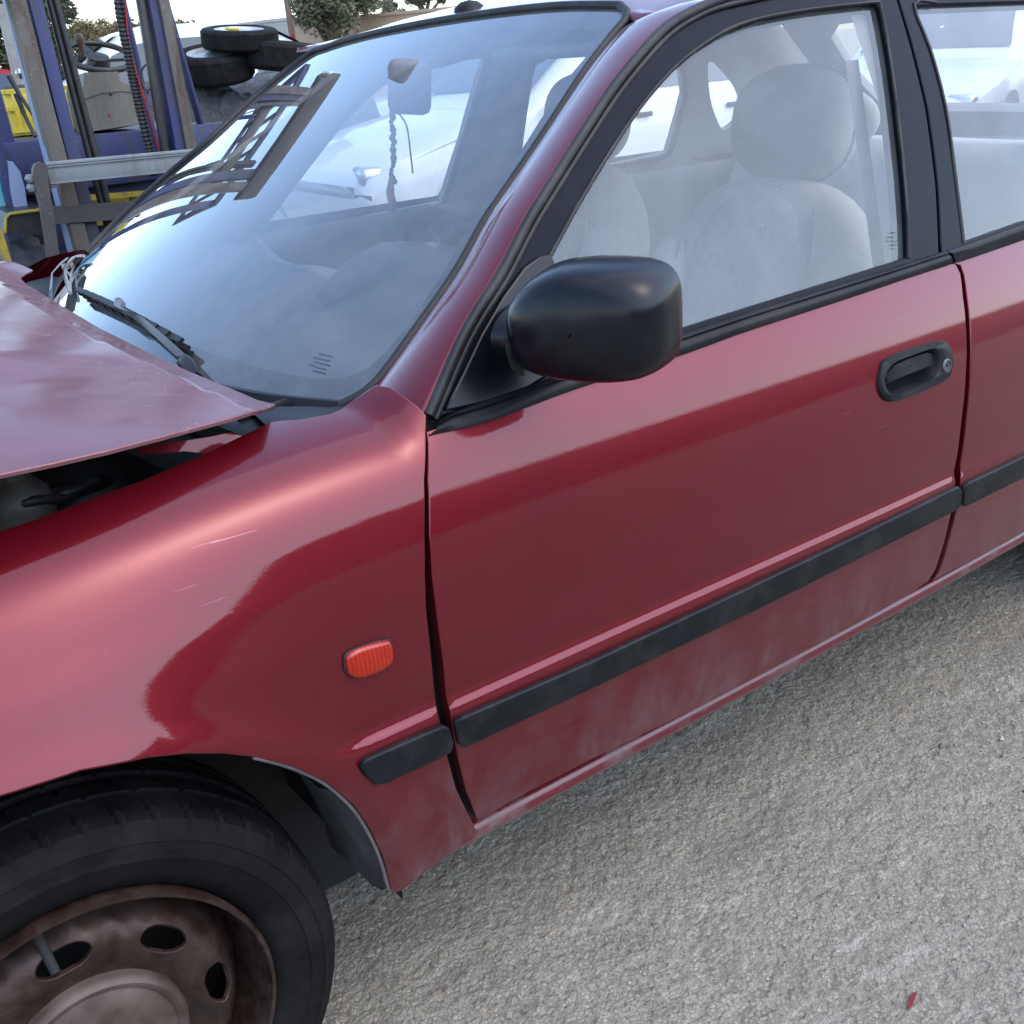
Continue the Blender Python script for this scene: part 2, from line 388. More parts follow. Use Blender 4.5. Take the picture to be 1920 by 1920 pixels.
# ================================================================== ground
def concrete():
    t = NT('rough_concrete'); t.set(Roughness=.95); t.b.inputs['Specular IOR Level'].default_value = .2
    P = t.coord()
    wv = t.node('ShaderNodeTexNoise'); wv.inputs['Scale'].default_value = 60; t.link(P, wv.inputs['Vector'])
    wp = t.node('ShaderNodeVectorMath', operation='MULTIPLY_ADD'); t.link(wv.outputs['Color'], wp.inputs[0]); wp.inputs[1].default_value = (.006, .006, .006); t.link(P, wp.inputs[2]); Q = wp.outputs[0]
    def vor(sc):
        v = t.node('ShaderNodeTexVoronoi', feature='F1'); v.inputs['Scale'].default_value = sc; t.link(Q, v.inputs['Vector']); return v
    v1 = vor(175); v2 = vor(380); v3 = vor(70)
    big = t.noise(.9, 6, .62, P, .4); mid = t.noise(14, 6, .65, P, .4)
    c = t.ramp(mid, [(.25, (0.240, 0.220, 0.180)), (.5, (0.308, 0.286, 0.235)), (.75, (0.379, 0.351, 0.289))])
    c = t.mix(t.val(big, .36, .66, 0, .8), c, (0.262, 0.238, 0.188))
    r1 = t.sep(v1.outputs['Color'])[0]; r2 = t.sep(v2.outputs['Color'])[1]; r3 = t.sep(v3.outputs['Color'])[2]
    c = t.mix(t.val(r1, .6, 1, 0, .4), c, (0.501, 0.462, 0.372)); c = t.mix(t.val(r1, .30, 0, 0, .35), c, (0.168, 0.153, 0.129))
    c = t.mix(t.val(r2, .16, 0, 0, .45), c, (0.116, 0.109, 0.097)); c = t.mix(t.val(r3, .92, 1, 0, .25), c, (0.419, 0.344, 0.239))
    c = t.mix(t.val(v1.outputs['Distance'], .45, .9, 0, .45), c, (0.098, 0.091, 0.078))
    mp = t.node('ShaderNodeMapping'); mp.inputs['Scale'].default_value = (2, 8, 1); mp.inputs['Rotation'].default_value = (0, 0, R(40)); t.link(P, mp.inputs[0])
    sc = t.val(t.noise(2.2, 9, .72, mp.outputs[0], .5), .56, .70, 0, .6); c = t.mix(sc, c, (0.547, 0.512, 0.448))
    mp2 = t.node('ShaderNodeMapping'); mp2.inputs['Scale'].default_value = (.8, 5, 1); mp2.inputs['Rotation'].default_value = (0, 0, R(-28)); t.link(P, mp2.inputs[0])
    st = t.val(t.noise(1.7, 6, .6, mp2.outputs[0], .3), .56, .70, 0, .5); c = t.mix(st, c, (0.174, 0.157, 0.129))
    fg = t.noise(300, 3, .7, P); c = t.mix(t.val(fg, .60, .75, 0, .35), c, (.13, .125, .12)); c = t.mix(t.val(fg, .42, .30, 0, .3), c, (.47, .46, .44))
    t.link(c, t.b.inputs['Base Color'])
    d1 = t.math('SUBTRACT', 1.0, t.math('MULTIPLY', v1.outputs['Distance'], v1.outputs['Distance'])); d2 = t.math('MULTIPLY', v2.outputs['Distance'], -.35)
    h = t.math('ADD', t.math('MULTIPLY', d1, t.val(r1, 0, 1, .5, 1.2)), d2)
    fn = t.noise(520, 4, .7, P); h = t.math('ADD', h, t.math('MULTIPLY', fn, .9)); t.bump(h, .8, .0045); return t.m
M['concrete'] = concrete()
def ground():
    # near patch: real relief at pebble size; beyond: plain sheet
    x0, x1, y0, y1, h = -.2, 2.6, -.9, .9, .0034
    xs = np.arange(x0, x1, h); ys = np.arange(y0, y1, h); X, Y = np.meshgrid(xs, ys); rs = np.random.RandomState(3)
    def blur(a, s):
        k = np.exp(-.5*(np.arange(-int(3*s+1), int(3*s+1)+1)/s)**2); k /= k.sum()
        a = np.apply_along_axis(lambda r: np.convolve(r, k, 'same'), 0, a); return np.apply_along_axis(lambda r: np.convolve(r, k, 'same'), 1, a)
    n1 = blur(rs.randn(*X.shape), 1.0); n1 /= n1.std(); n2 = blur(rs.randn(*X.shape), 2.6); n2 /= n2.std(); n3 = blur(rs.randn(*X.shape), 9); n3 /= n3.std()
    Z = .0009*n1+.0005*n2+.0004*n3
    Z = np.clip(Z, -.006, .006)
    e = np.minimum.reduce([X-x0, x1-X, Y-y0, y1-Y]); Z = Z*np.clip(e/.05, 0, 1)+.0045*np.clip(e/.03, 0, 1)-.0005
    V = np.stack([X.ravel(), Y.ravel(), Z.ravel()], 1); ny, nx = X.shape
    i = np.arange(ny-1)[:, None]*nx+np.arange(nx-1)[None, :]; i = i.ravel(); Fq = np.stack([i, i+1, i+nx+1, i+nx], 1)
    me = bpy.data.meshes.new('concrete_surface'); me.vertices.add(len(V)); me.vertices.foreach_set('co', V.astype(np.float32).ravel())
    me.loops.add(Fq.size); me.loops.foreach_set('vertex_index', Fq.astype(np.int32).ravel()); me.polygons.add(len(Fq)); me.polygons.foreach_set('loop_start', np.arange(0, Fq.size, 4, dtype=np.int32))
    me.update(calc_edges=True); me.polygons.foreach_set('use_smooth', [True]*len(Fq)); me.materials.append(M['concrete'])
    o = bpy.data.objects.new('concrete_surface', me); COL.objects.link(o); struct(o)
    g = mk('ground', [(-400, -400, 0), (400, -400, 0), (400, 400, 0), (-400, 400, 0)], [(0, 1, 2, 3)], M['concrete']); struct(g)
ground()
# ================================================================== car surfaces (x to the tail, y across, z up; front wheel hub over the origin)
CY = .86
def table(xs, ys, sig, lo, hi, n=3000):
    g = np.linspace(lo, hi, n); xs = np.asarray(xs, float); ys = np.asarray(ys, float)
    gx = np.r_[g[0]-(g[1]-g[0])*np.arange(600, 0, -1), g, g[-1]+(g[1]-g[0])*np.arange(1, 601)]
    y = np.interp(gx, xs, ys); sl0 = (ys[1]-ys[0])/(xs[1]-xs[0]); sl1 = (ys[-1]-ys[-2])/(xs[-1]-xs[-2])
    y = np.where(gx < xs[0], ys[0]+(gx-xs[0])*sl0, y); y = np.where(gx > xs[-1], ys[-1]+(gx-xs[-1])*sl1, y)
    s = sig/(g[1]-g[0]); k = np.exp(-.5*(np.arange(-int(3*s), int(3*s)+1)/s)**2); k /= k.sum()
    y = np.convolve(np.pad(y, len(k)//2, mode='edge'), k, 'valid')
    return lambda q: np.interp(q, gx, y)
DY = table([.15, .25, .335, .42, .50, .56, .62, .70, .76, .81, .85, .88, .92], [.10, .055, .030, .016, .007, .004, .004, .008, .016, .029, .044, .059, .083], .018, .1, 1.0)
_fs = [.15, .25, .335, .42, .50, .56, .62, .70, .76, .81, .84, .865, .885, .91, .94, .97, 1.02]
FY = table(_fs, [.10, .055, .030, .016, .007, .004, .004, .008, .016, .029, .040, .055, .075, .108, .152, .198, .275], .010, .1, 1.05)
FZ = table(_fs, [.15, .25, .335, .42, .50, .56, .62, .70, .76, .81, .838, .859, .872, .883, .890, .893, .893], .010, .1, 1.05)
def side(x, s):
    x = np.asarray(x, float); s = np.asarray(s, float); w = sm(.44, .50, x)
    y = FY(s)*(1-w)+DY(s)*w; z = FZ(s)*(1-w)+s*w
    t = np.clip((.45-x)/.9, 0, 1); z = z-.10*t**1.5*sm(.66, .88, s)
    y = y+.16*(np.clip((.16-x)/.9, 0, 2))**2+.006*((x-1.05)/.6)**2*sm(.5, 1.2, x)
    r = np.hypot(x, s-.30); y = y-.040*sm(.87, .62, s)*sm(.34, .02, x)-.008*np.exp(-((r-.375)/.03)**2)*sm(.80, .66, s)*sm(.42, .36, x)
    st = sm(.566, .5535, s)*sm(.275, .355, x); y = y-.0062*st
    return np.stack([x, y, z], -1)
SIDE = Surf(side, -.1, 2.0, .2, 1.02, 150)
def green(x, z):
    h = z-.9; y = .068+.33*h+.25*h*h+.03*(np.clip((.75-x)/.4, 0, 2))**2
    return np.stack([x, y, z], -1)
GREEN = Surf(green, .4, 2.3, .86, 1.36, 120)
def wsf(y, z):
    w = (y-.845)**2; h = z-.9
    return np.stack([.3887+1.6101*h+.1832*h*h+(.3062-.462*h)*w, y, z], -1)
WS = Surf(wsf, .1, 1.65, .84, 1.36, 120)
def mirrored(f): return lambda u, v: f(u, v)*np.array([1, -1, 1.])+np.array([0, 2*CY, 0])
SIDE2 = Surf(mirrored(side), -.9, 3.2, .2, 1.02, 20); GREEN2 = Surf(mirrored(green), .4, 3.2, .86, 1.36, 60)
CAR = empty('damaged_car', (1.2, CY, 0), 0, 'dark red hatchback with raised crumpled bonnet and dusty lower doors', 'car')
# ---------------------------------------------------------------- front door
belt_low = [(802, 811), (900, 790), (985, 759), (1085, 722), (1255, 668), (1340, 638), (1400, 616), (1582, 557), (1710, 514), (1779, 492)]
rear_gap = [(x-3, y) for x, y in ((1795, 497), (1803, 513), (1808, 557), (1814, 619), (1814, 692), (1806, 783), (1797, 856), (1794, 903), (1786, 961), (1772, 1020), (1757, 1067), (1743, 1089))]
low_edge = [(1700, 1117), (1510, 1220), (1310, 1325), (1110, 1422), (960, 1500), (905, 1533), (897, 1535)]
front_edge = [(876, 1480), (863, 1427), (852, 1375), (845, 1327), (834, 1244), (820, 1140), (813, 1080), (808, 1000), (805, 900), (805, 830)]
door_px = belt_low+rear_gap+low_edge+front_edge
hpx = smooth_poly([(1648, 690), (1658, 672), (1700, 655), (1750, 640), (1772, 643), (1782, 665), (1781, 693), (1768, 713), (1720, 736), (1675, 752), (1655, 748), (1645, 725)], 4, True)
door_uv = SIDE.uvs(door_px)
hand_uv = SIDE.uvs(hpx)
hc = hand_uv.mean(0)
FD = panel('front_door', SIDE, door_uv, M['paint'], CAR, .016, holes=[hc+(hand_uv-hc)*.80])
# handle: bezel with a scooped pocket, pull flap and lock
def ring_on(S, uv, lift):
    P = S.f(uv[:, 0], uv[:, 1]); N = S.normals(uv[:, 0], uv[:, 1]); s0 = np.sign(np.sum((CAMP-P)*N, 1))[:, None]
    return P+N*s0*lift
bez = MB()
pc_uv = SIDE.uvs(smooth_poly([(1658, 700), (1672, 682), (1700, 670), (1738, 657), (1750, 660), (1755, 685), (1748, 706), (1715, 724), (1680, 738), (1664, 736), (1655, 718)], 4, True)); pcc = pc_uv.mean(0)
n_h = len(hand_uv); pc_uv = resample(np.vstack([pc_uv, pc_uv[:1]]), n_h+1)[:-1]
rings = [ring_on(SIDE, hc+(hand_uv-hc)*1.0, -.004), ring_on(SIDE, hc+(hand_uv-hc)*1.0, .003), ring_on(SIDE, hc+(hand_uv-hc)*.965, .0062), ring_on(SIDE, pcc+(pc_uv-pcc)*1.06, .0065), ring_on(SIDE, pc_uv, .003), ring_on(SIDE, pcc+(pc_uv-pcc)*.93, -.016), ring_on(SIDE, pcc+(pc_uv-pcc)*.6, -.030), ring_on(SIDE, pcc+(pc_uv-pcc)*.05, -.033)]
bez.loft(rings, True)
bez.build('handle_bezel', M['trim'], FD, 50)
fl = SIDE.uvs([(1660, 703), (1674, 685), (1700, 673), (1738, 660), (1748, 663), (1752, 683), (1700, 703), (1664, 717)])
fm = MB(); fm.loft([ring_on(SIDE, fl, -.012), ring_on(SIDE, fl, -.001), ring_on(SIDE, fl.mean(0)+(fl-fl.mean(0))*.93, .0015), ring_on(SIDE, fl.mean(0)+(fl-fl.mean(0))*.05, .0015)], True)
fm.build('handle_flap', M['trim'], FD, 40)
lk = SIDE.uv((1768, 686)); LP = SIDE.at(*lk)[0]; LN = SIDE.normals(np.array([lk[0]]), np.array([lk[1]]))[0]; LN = LN*np.sign((CAMP-LP)@LN)
lm = Matrix.Translation(Vector(LP+LN*.005)) @ Vector(LN).to_track_quat('Z', 'Y').to_matrix().to_4x4()
MB().lathe([(.0115, -.004), (.0115, .0025), (.0100, .004), (.0085, .0042), (.0078, .002), (.0028, .0018), (.0022, -.001), (.0001, -.001)], lm, 28).build('door_lock', plain('dull_lock', (.10, .10, .10), .5, .6), FD, 40)
# rub strips
def strip(name, px, parent, lift=.0075):
    uv = SIDE.uvs(px); return panel(name, SIDE, uv, M['trim'], parent, .02, .004, .012, lift=lift)
strip('rub_strip', [(852, 1350), (1100, 1243), (1400, 1102), (1600, 1007), (1790, 914), (1796, 920), (1794, 946), (1788, 951), (1600, 1044), (1400, 1143), (1100, 1285), (868, 1392), (860, 1388)], FD)
# ---------------------------------------------------------------- front fender
gapF = [(797, 779), (796, 800), (794, 900), (794, 1000), (795, 1080), (797, 1140), (809, 1257), (822, 1350), (835, 1413), (853, 1480), (863, 1502), (887, 1550), (892, 1560)]
arch = [(735, 1662), (720, 1605), (695, 1552), (665, 1508), (615, 1465), (550, 1435), (480, 1417), (420, 1410), (350, 1410), (280, 1417), (150, 1442), (0, 1490)]
fu = SIDE.uvs(gapF+[(825, 1615), (742, 1674)]+arch)
x_, s_ = fu[-1]
front_part = [(x_-.08, s_-.008), (x_-.16, s_-.035), (x_-.23, s_-.085), (x_-.29, s_-.16), (x_-.32, s_-.25), (x_-.33, s_-.34), (-.46, .28), (-.62, .32), (-.66, .55), (-.64, .74), (-.56, .90)]
ftop = SIDE.uvs([(0, 997), (102, 962), (175, 934), (262, 903), (379, 854), (455, 817), (507, 792), (525, 789), (560, 787), (617, 777), (640, 768), (662, 752), (704, 724), (727, 729), (762, 750)])
FEN = panel('front_fender', SIDE, np.vstack([fu, front_part, [(-.3, ftop[0][1]-.005)], ftop]), M['paint'], CAR, .016)
strip('rub_strip', [(676, 1432), (684, 1424), (760, 1390), (825, 1362), (834, 1366), (841, 1390), (838, 1404), (770, 1436), (720, 1460), (702, 1463), (688, 1450)], FEN)
# side repeater: lens with a rim and ribs
ru = SIDE.uvs(smooth_poly([(645, 1240), (648, 1226), (668, 1213), (700, 1203), (722, 1199), (732, 1208), (734, 1228), (729, 1243), (705, 1258), (672, 1269), (655, 1266), (647, 1256)], 4, True)); rc = ru.mean(0)
mb = MB(); mb.loft([ring_on(SIDE, rc+(ru-rc)*k, l) for k, l in ((1, -.003), (1, .004), (.96, .0062), (.88, .0076), (.72, .0084), (.4, .009), (.03, .0092))], True)
LENS = mb.build('side_repeater', M['orange'], FEN, 45)
mb = MB(); mb.loft([ring_on(SIDE, rc+(ru-rc)*k, l) for k, l in ((1.05, .0), (1.06, .002), (1.0, .0035))], True); mb.build('lamp_gasket', M['rubber'], FEN, 45)
rb = MB()
for k in range(19):
    a = rc+np.array([(k-9)*.0023, .0085]); b = rc+np.array([(k-9)*.0023, -.004]); 
    q = np.stack([a, b]); pts = ring_on(SIDE, q, .0084); rb.tube(pts, .0005, 4)
rb.build('lens_ribs', M['orange'], FEN, 40)
# arch liner: a dark barrel inside the wheel opening, with a pale splash edge
lin = MB(); ringsL = []
for k in range(33):
    a = R(-4+188*k/32); rr = .375
    ringsL.append([(rr*math.cos(a), .045, .305+rr*.98*math.sin(a)), (rr*math.cos(a)*.985, .14, .305+rr*.97*math.sin(a)), (rr*math.cos(a)*.97, .36, .305+rr*.96*math.sin(a))])
lin.loft(ringsL, False); lin.add([(-.5, .36, .06), (.45, .36, .06), (.45, .36, .70), (-.5, .36, .70)], [(0, 1, 2, 3)])
lin.build('wheel_arch_liner', M['dark'], FEN, 60)
MB().tube([(p[0], p[1]+.004, p[2]) for p in SIDE.f(*(SIDE.uvs(smooth_poly([(738, 1668), (720, 1606), (695, 1553), (664, 1509), (613, 1466), (550, 1437), (485, 1419)], 4))+np.array([-.004, 0])).T)], .0028, 6).build('arch_edge_lip', plain('worn_lip', (.12, .10, .10), .5), FEN, 60)
sf = MB(); fp = [(738, 1672), (722, 1608), (697, 1556), (668, 1512), (640, 1488)]
inner = [(700, 1650), (655, 1575), (640, 1545), (622, 1510), (612, 1480)]
A = smooth_poly([SIDE.pt(q)+np.array([-.003, .006, 0]) for q in fp], 4); B = A+np.array([-.018, .12, .0])
sf.loft([A, A+np.array([-.012, .02, 0]), B], False); sf.build('splash_guard', plain('dusty_liner', (.020, .020, .022), .8, var=.4, scale=20, dust=.15), FEN, 60)
# ---------------------------------------------------------------- rear door, sill, quarter
rgap = [(1783, 491), (1799, 496), (1806, 513), (1812, 557), (1818, 626), (1818, 692), (1811, 783), (1802, 856), (1799, 907), (1791, 961), (1776, 1020), (1762, 1067), (1749, 1086)]
ru_ = SIDE.uvs([(x+3, y) for x, y in rgap[::-1]]); b_ = SIDE.uvs([(1786, 491), (1920, 445)])
RDOOR = np.vstack([ru_, [b_[1]], [(2.30, b_[1][1]+.012)], [(2.42, .80), (2.36, .68), (2.20, .60), (2.11, .48), (2.05, .355)], SIDE.uvs([(1920, 997)])])
RD = panel('rear_door', SIDE, RDOOR, M['paint'], CAR, .02)
_a = SIDE.uvs([(1804, 910), (1802, 938), (1806, 944)]); panel('rub_strip', SIDE, np.array([_a[0], (2.03, _a[0][1]), (2.05, _a[0][1]-.012), (2.045, _a[2][1]), _a[2], _a[1]]), M['trim'], RD, .02, .004, .012, lift=.0075)
quarter = np.array([(2.31, .92), (2.43, .80), (2.37, .68), (2.25, .64), (2.46, .70), (2.62, .68), (2.76, .58), (2.83, .40), (3.2, .32), (3.36, .5), (3.36, .8), (3.3, .93)])
QT = panel('rear_quarter', SIDE, quarter, M['paint'], CAR, .03)
_rl = MB(); _rl.loft([[(2.465+.36*math.cos(a), y, .305+.36*math.sin(a)) for y in (.05, .2, .40)] for a in np.linspace(R(-4), R(184), 30)], False); _rl.add([(2.05, .40, .06), (2.9, .40, .06), (2.9, .40, .68), (2.05, .40, .68)], [(0, 1, 2, 3)]); _rl.build('wheel_arch_liner', M['dark'], QT, 60)
sill = MB(); sec = [(.060, .338), (.046, .336), (.040, .330), (.0365, .322), (.0385, .314), (.046, .306), (.060, .300), (.090, .292), (.16, .285)]
xs = np.linspace(.35, 2.08, 60)
sill.loft([[(x, y+.006*((x-1.05)/.6)**2*float(sm(.5, 1.2, x))+.004, z) for y, z in sec] for x in xs], False)
t = NT('sill_paint'); t.set(Roughness=.45, Coat_Weight=.5, Coat_Roughness=.1)
v = t.coord(); z = t.sep(v)[2]; f = t.math('ADD', t.val(z, .318, .309, 0, .8), t.val(t.noise(9, 7, .7, v), .52, .70, 0, .55)); f = t.math('MINIMUM', f, .85)
t.link(t.mix(f, (.10, .004, .011), (.17, .155, .155)), t.b.inputs['Base Color']); t.link(t.val(f, 0, .8, .35, .85), t.b.inputs['Roughness']); t.link(t.val(f, 0, .8, .6, 0), t.b.inputs['Coat Weight'])
sill.build('sill', t.m, CAR, 60)
# ---------------------------------------------------------------- dark sheet added behind the gaps to stop light leaks
inn = MB(); n = 26
inn.loft([[tuple(p) for p in (side(np.full(n, x), np.linspace(.30, .885, n))+np.array([0, .030, 0]))] for x in np.linspace(.36, 2.25, 40)], False)
inn.build('gap_light_block', M['dark'], CAR, 60)
# ---------------------------------------------------------------- windscreen
ws_near = [(704, 722), (789, 609), (854, 516), (908, 420), (937, 377), (1017, 260), (1093, 143), (1150, 68), (1172, 42), (1176, 26), (1166, 16)]
ws_top = [(1150, 12), (1033, 14), (900, 29), (767, 51), (667, 73), (610, 91)]
ws_far = [(573, 108), (477, 185), (387, 269), (300, 342), (217, 419), (163, 475)]
outer = np.vstack([WS.uvs(ws_near+ws_top+ws_far), [(1.585, .895), (1.52, .875), (1.2, .862), (.85, .860), (.48, .868)], WS.uvs([(533, 747), (637, 760), (668, 748)])])
WSG = panel('windscreen', WS, outer, M['glass'], CAR, .03, .001, .004)
clear_px = [(720, 655), (758, 609), (822, 516), (876, 420), (905, 377), (985, 260), (1060, 143), (1108, 88), (1122, 66), (1117, 53), (1100, 48), (1000, 46), (900, 51), (800, 66), (700, 91), (640, 107), (610, 118), (575, 138), (490, 205), (400, 288), (312, 362), (235, 430), (190, 472)]
cl = np.vstack([WS.uvs(clear_px), [(1.50, .925), (1.2, .905), (.85, .898)], WS.uvs([(343, 640), (440, 673), (533, 697), (590, 707), (640, 704), (685, 687)])])
panel('frit_band', WS, outer, M['frit'], WSG, .03, .0005, .001, holes=[cl], lift=-.005)
# print in the lower corner of the glass (six short lines) and the rubber seal
pr = MB()
for i, (u, v, ln) in enumerate([(612, 667, 28), (606, 675, 34), (605, 683, 30), (588, 686, 10), (604, 692, 22), (600, 699, 26)]):
    for k in range(max(2, ln//5)):
        a = WS.pt((u-ln/2+k*5.2, v+.25*(k*5-ln/2))); b = WS.pt((u-ln/2+k*5.2+3.4, v+.25*(k*5-ln/2)+.8)); N = np.array([-.5, -.2, .85])*.0012
        pr.tube([a+N, b+N], .0006, 4)
pr.build('glass_print', M['frit'], WSG, 30)
seal = ring_on(WS, resample(outer, 160), .002)
keep = smooth_poly(ring_on(WS, WS.uvs([(640, 762)]+ws_near+ws_top+ws_far), .002), 5)
MB().tube(keep, .0065, 8).build('windscreen_seal', M['rubber'], WSG, 60)
# ---------------------------------------------------------------- A-pillar and roof
def roofz(x, y): return 1.306+.075*(1-np.exp(-(np.asarray(x)-1.07)/.30))-.10*(np.asarray(y)-CY)**2
pil_out = [(798, 777), (854, 647), (889, 582), (935, 509), (981, 420), (1017, 360), (1096, 235), (1144, 163), (1192, 103), (1230, 62), (1268, 33), (1326, 5)]
A = smooth_poly([WS.pt(q) for q in [(704, 722), (789, 609), (854, 516), (908, 420), (937, 377), (1017, 260), (1093, 143), (1150, 68)]], 6)
A = np.vstack([A, [(1.065, .345, roofz(1.065, .345)-.012)], [(1.13, .34, roofz(1.13, .34)-.008)]]+[[(x, .335, float(roofz(x, .335))-.004)] for x in np.linspace(1.25, 2.55, 12)])
B = smooth_poly([GREEN.pt(q)+np.array([0, -.004, 0]) for q in pil_out], 5)
B = np.vstack([B]+[[green(np.array([x]), np.array([z]))[0]+np.array([0, -.004, .0])] for x, z in ((1.22, 1.296), (1.4, 1.312), (1.7, 1.318), (2.0, 1.305), (2.3, 1.285), (2.55, 1.255))])
n = 90; Aj = 45
iA = int(len(smooth_poly(np.zeros((8, 3)), 6))); iB = len(smooth_poly(np.zeros((12, 3)), 5))
A2 = np.vstack([resample(A[:iA+1], 46), resample(A[iA:], 46)[1:]]); B2 = np.vstack([resample(B[:iB], 46), resample(B[iB-1:], 46)[1:]])
rows = []
for k in range(len(A2)):
    a, b = A2[k], B2[k]; d = np.array([A2[min(k+1, 90)]-A2[max(k-1, 0)]])[0]; nrm = np.cross(d, b-a); nrm /= np.linalg.norm(nrm)+1e-9
    if nrm@np.array([-.3, -.7, .6]) < 0: nrm = -nrm
    L = np.linalg.norm(b-a); rows.append([a+(b-a)*t_+nrm*(L*.10*(4*t_*(1-t_))**.9) for t_ in np.linspace(0, 1, 13)]+[b+np.array([0, .02, -.004])])
ap = MB(); ap.loft(rows, False); AP = ap.build('windscreen_pillar', M['paint'], CAR, 180)
rf = MB(); ws_edge = smooth_poly([WS.pt(q) for q in [(1172, 36), (1160, 12), (1100, 10), (1033, 12), (900, 27), (767, 49), (667, 71), (610, 89)]], 4)
ey = np.linspace(.295, 2*CY-.295, 33); ex = np.interp(ey, ws_edge[:, 1], ws_edge[:, 0]); ez = np.interp(ey, ws_edge[:, 1], ws_edge[:, 2])
rws = [[(ex[i]-.004, ey[i], ez[i]-.004) for i in range(33)], [(ex[i], ey[i], ez[i]+.005) for i in range(33)]]
for k in range(1, 26):
    t_ = (k/25)**1.6; row = []
    for i in range(33):
        x = ex[i]+t_*(2.62-ex[i]); z = float(roofz(x, ey[i])); z0 = ez[i]+.006
        w = math.exp(-(x-ex[i])/.10); zz = z*(1-w)+(z0+(x-ex[i])*.24)*w
        if x > 2.3: zz -= .35*(x-2.3)**2
        row.append((x, ey[i], zz-(.010 if ey[i] < .33 or ey[i] > 2*CY-.33 else 0)))
    rws.append(row)
rf.loft(rws, False); ROOF = rf.build('roof', M['paint'], CAR, 180)
at = onx(838, 2, 1.12); MB().lathe([(.03, -.01), (.028, .004), (.016, .013), (.001, .016)], Matrix.Translation((1.13, .86, float(roofz(1.13, .86))+.002)), 20).build('aerial_base', M['trim'], ROOF, 60)
# far-side pillar (mirrored) and outer skin of the far side
Af = smooth_poly([WS.pt(q) for q in ws_far[::-1]]+[np.array((1.065, 2*CY-.345, roofz(1.065, .345)-.012))], 6); Af = np.vstack([[Af[0]+np.array([-.05, .02, -.035])], Af, [(1.13, 2*CY-.34, roofz(1.13, .34)-.008)]]+[[(x, 2*CY-.335, float(roofz(x, .335))-.004)] for x in np.linspace(1.25, 2.55, 12)])
Bf = B*np.array([1, -1, 1])+np.array([0, 2*CY, 0]); iAf = int(np.argmin(abs(Af[:, 0]-1.065)))
A3 = np.vstack([resample(Af[:iAf+1], 46), resample(Af[iAf:], 46)[1:]]); B3 = np.vstack([resample(Bf[:iB], 46), resample(Bf[iB-1:], 46)[1:]])
ap2 = MB(); B3 = np.where((np.arange(91) < 46)[:, None], A3+np.array([.05, .105, -.045]), B3)
ap2.loft([[A3[k]+(B3[k]-A3[k])*t_ for t_ in np.linspace(0, 1, 7)] for k in range(91)], False); ap2.build('windscreen_pillar', M['paint'], CAR, 180)
# ---------------------------------------------------------------- front door window frame, glass, belt trim, mirror
glass_px = [(1033, 481), (1086, 383), (1144, 287), (1201, 201), (1259, 132), (1307, 91), (1364, 55), (1431, 31), (1527, 14), (1600, 6), (1647, 2), (1655, 12), (1671, 96), (1690, 240), (1704, 383), (1708, 484), (1285, 617)]
g_uv = np.vstack([GREEN.uvs(glass_px), GREEN.uvs([(1040, 690)])])
fr_px = [(806, 782), (857, 652), (893, 586), (940, 512), (987, 423), (1022, 363), (1101, 238), (1149, 166), (1197, 107), (1235, 66), (1273, 37), (1330, 9), (1400, -18), (1500, -42), (1600, -55), (1672, -58), (1685, 0), (1709, 81), (1738, 201), (1757, 345), (1763, 478), (1290, 627), (1000, 722), (820, 780)]
f_uv = GREEN.uvs(fr_px)
FRAME = panel('window_frame', GREEN, f_uv, M['gtrim'], FD, .02, .003, .03, holes=[g_uv], lift=-.004)
panel('window_glass', GREEN, g_uv.mean(0)+(g_uv-g_uv.mean(0))*1.03, M['sglass'], FD, .03, .0005, .003, lift=-.012)
seal1 = smooth_poly(ring_on(GREEN, GREEN.uvs([(a+5, b+2) for a, b in pil_out]+[(1410, -22), (1500, -44)]), .001), 4)
MB().tube(seal1, .0068, 8).build('door_seal', M['rubber'], FD, 60)
seal2 = smooth_poly(ring_on(GREEN, GREEN.uvs([(a+19, b+9) for a, b in pil_out]+[(1425, -5), (1510, -26)]), -.001), 4)
MB().tube(seal2, .0042, 8).build('door_seal', M['rubber'], FD, 60)
chan = ring_on(GREEN, GREEN.uvs(glass_px[:-1]), -.004); MB().tube(smooth_poly(chan, 3), .0032, 6).build('glass_channel', M['rubber'], FD, 60)
# printing on the side glass
pr = MB()
for i, (u, v, ln) in enumerate([(1687, 437, 14), (1684, 445, 18), (1684, 453, 20), (1688, 460, 14), (1687, 467, 8)]):
    for k in range(ln//4):
        a = GREEN.pt((u-ln/2+k*4.2, v)); b = GREEN.pt((u-ln/2+k*4.2+2.6, v+.3)); pr.tube([a+np.array([0, .0105, 0]), b+np.array([0, .0105, 0])], .0005, 4)
pr.build('glass_print', M['frit'], FD, 30)
# belt moulding: rail following the belt from the front corner to the rear edge
tp = [(842, 772), (900, 752), (985, 722), (1085, 690), (1255, 632), (1340, 604), (1400, 585), (1582, 529), (1710, 489), (1768, 470)]
TP = smooth_poly([GREEN.pt(q)+np.array([0, -.004, 0]) for q in tp], 4); BP = smooth_poly([SIDE.pt(q) for q in belt_low], 4)
TP[0] = TP[0]*.5+BP[0]*.5
rows2 = []
for a, b in zip(TP, BP):
    m = (a+b)/2; rows2.append([a+np.array([0, .012, -.004]), a+np.array([0, -.001, 0]), a*.72+b*.28+np.array([0, -.006, .003]), a*.66+b*.34+np.array([0, -.0035, .001]), m+np.array([0, -.0075, .001]), a*.25+b*.75+np.array([0, -.009, .001]), b+np.array([0, -.006, -.001]), b+np.array([0, .008, -.003])])
bm_ = MB(); bm_.loft(rows2, False); bm_.build('belt_moulding', M['trim'], FD, 50)
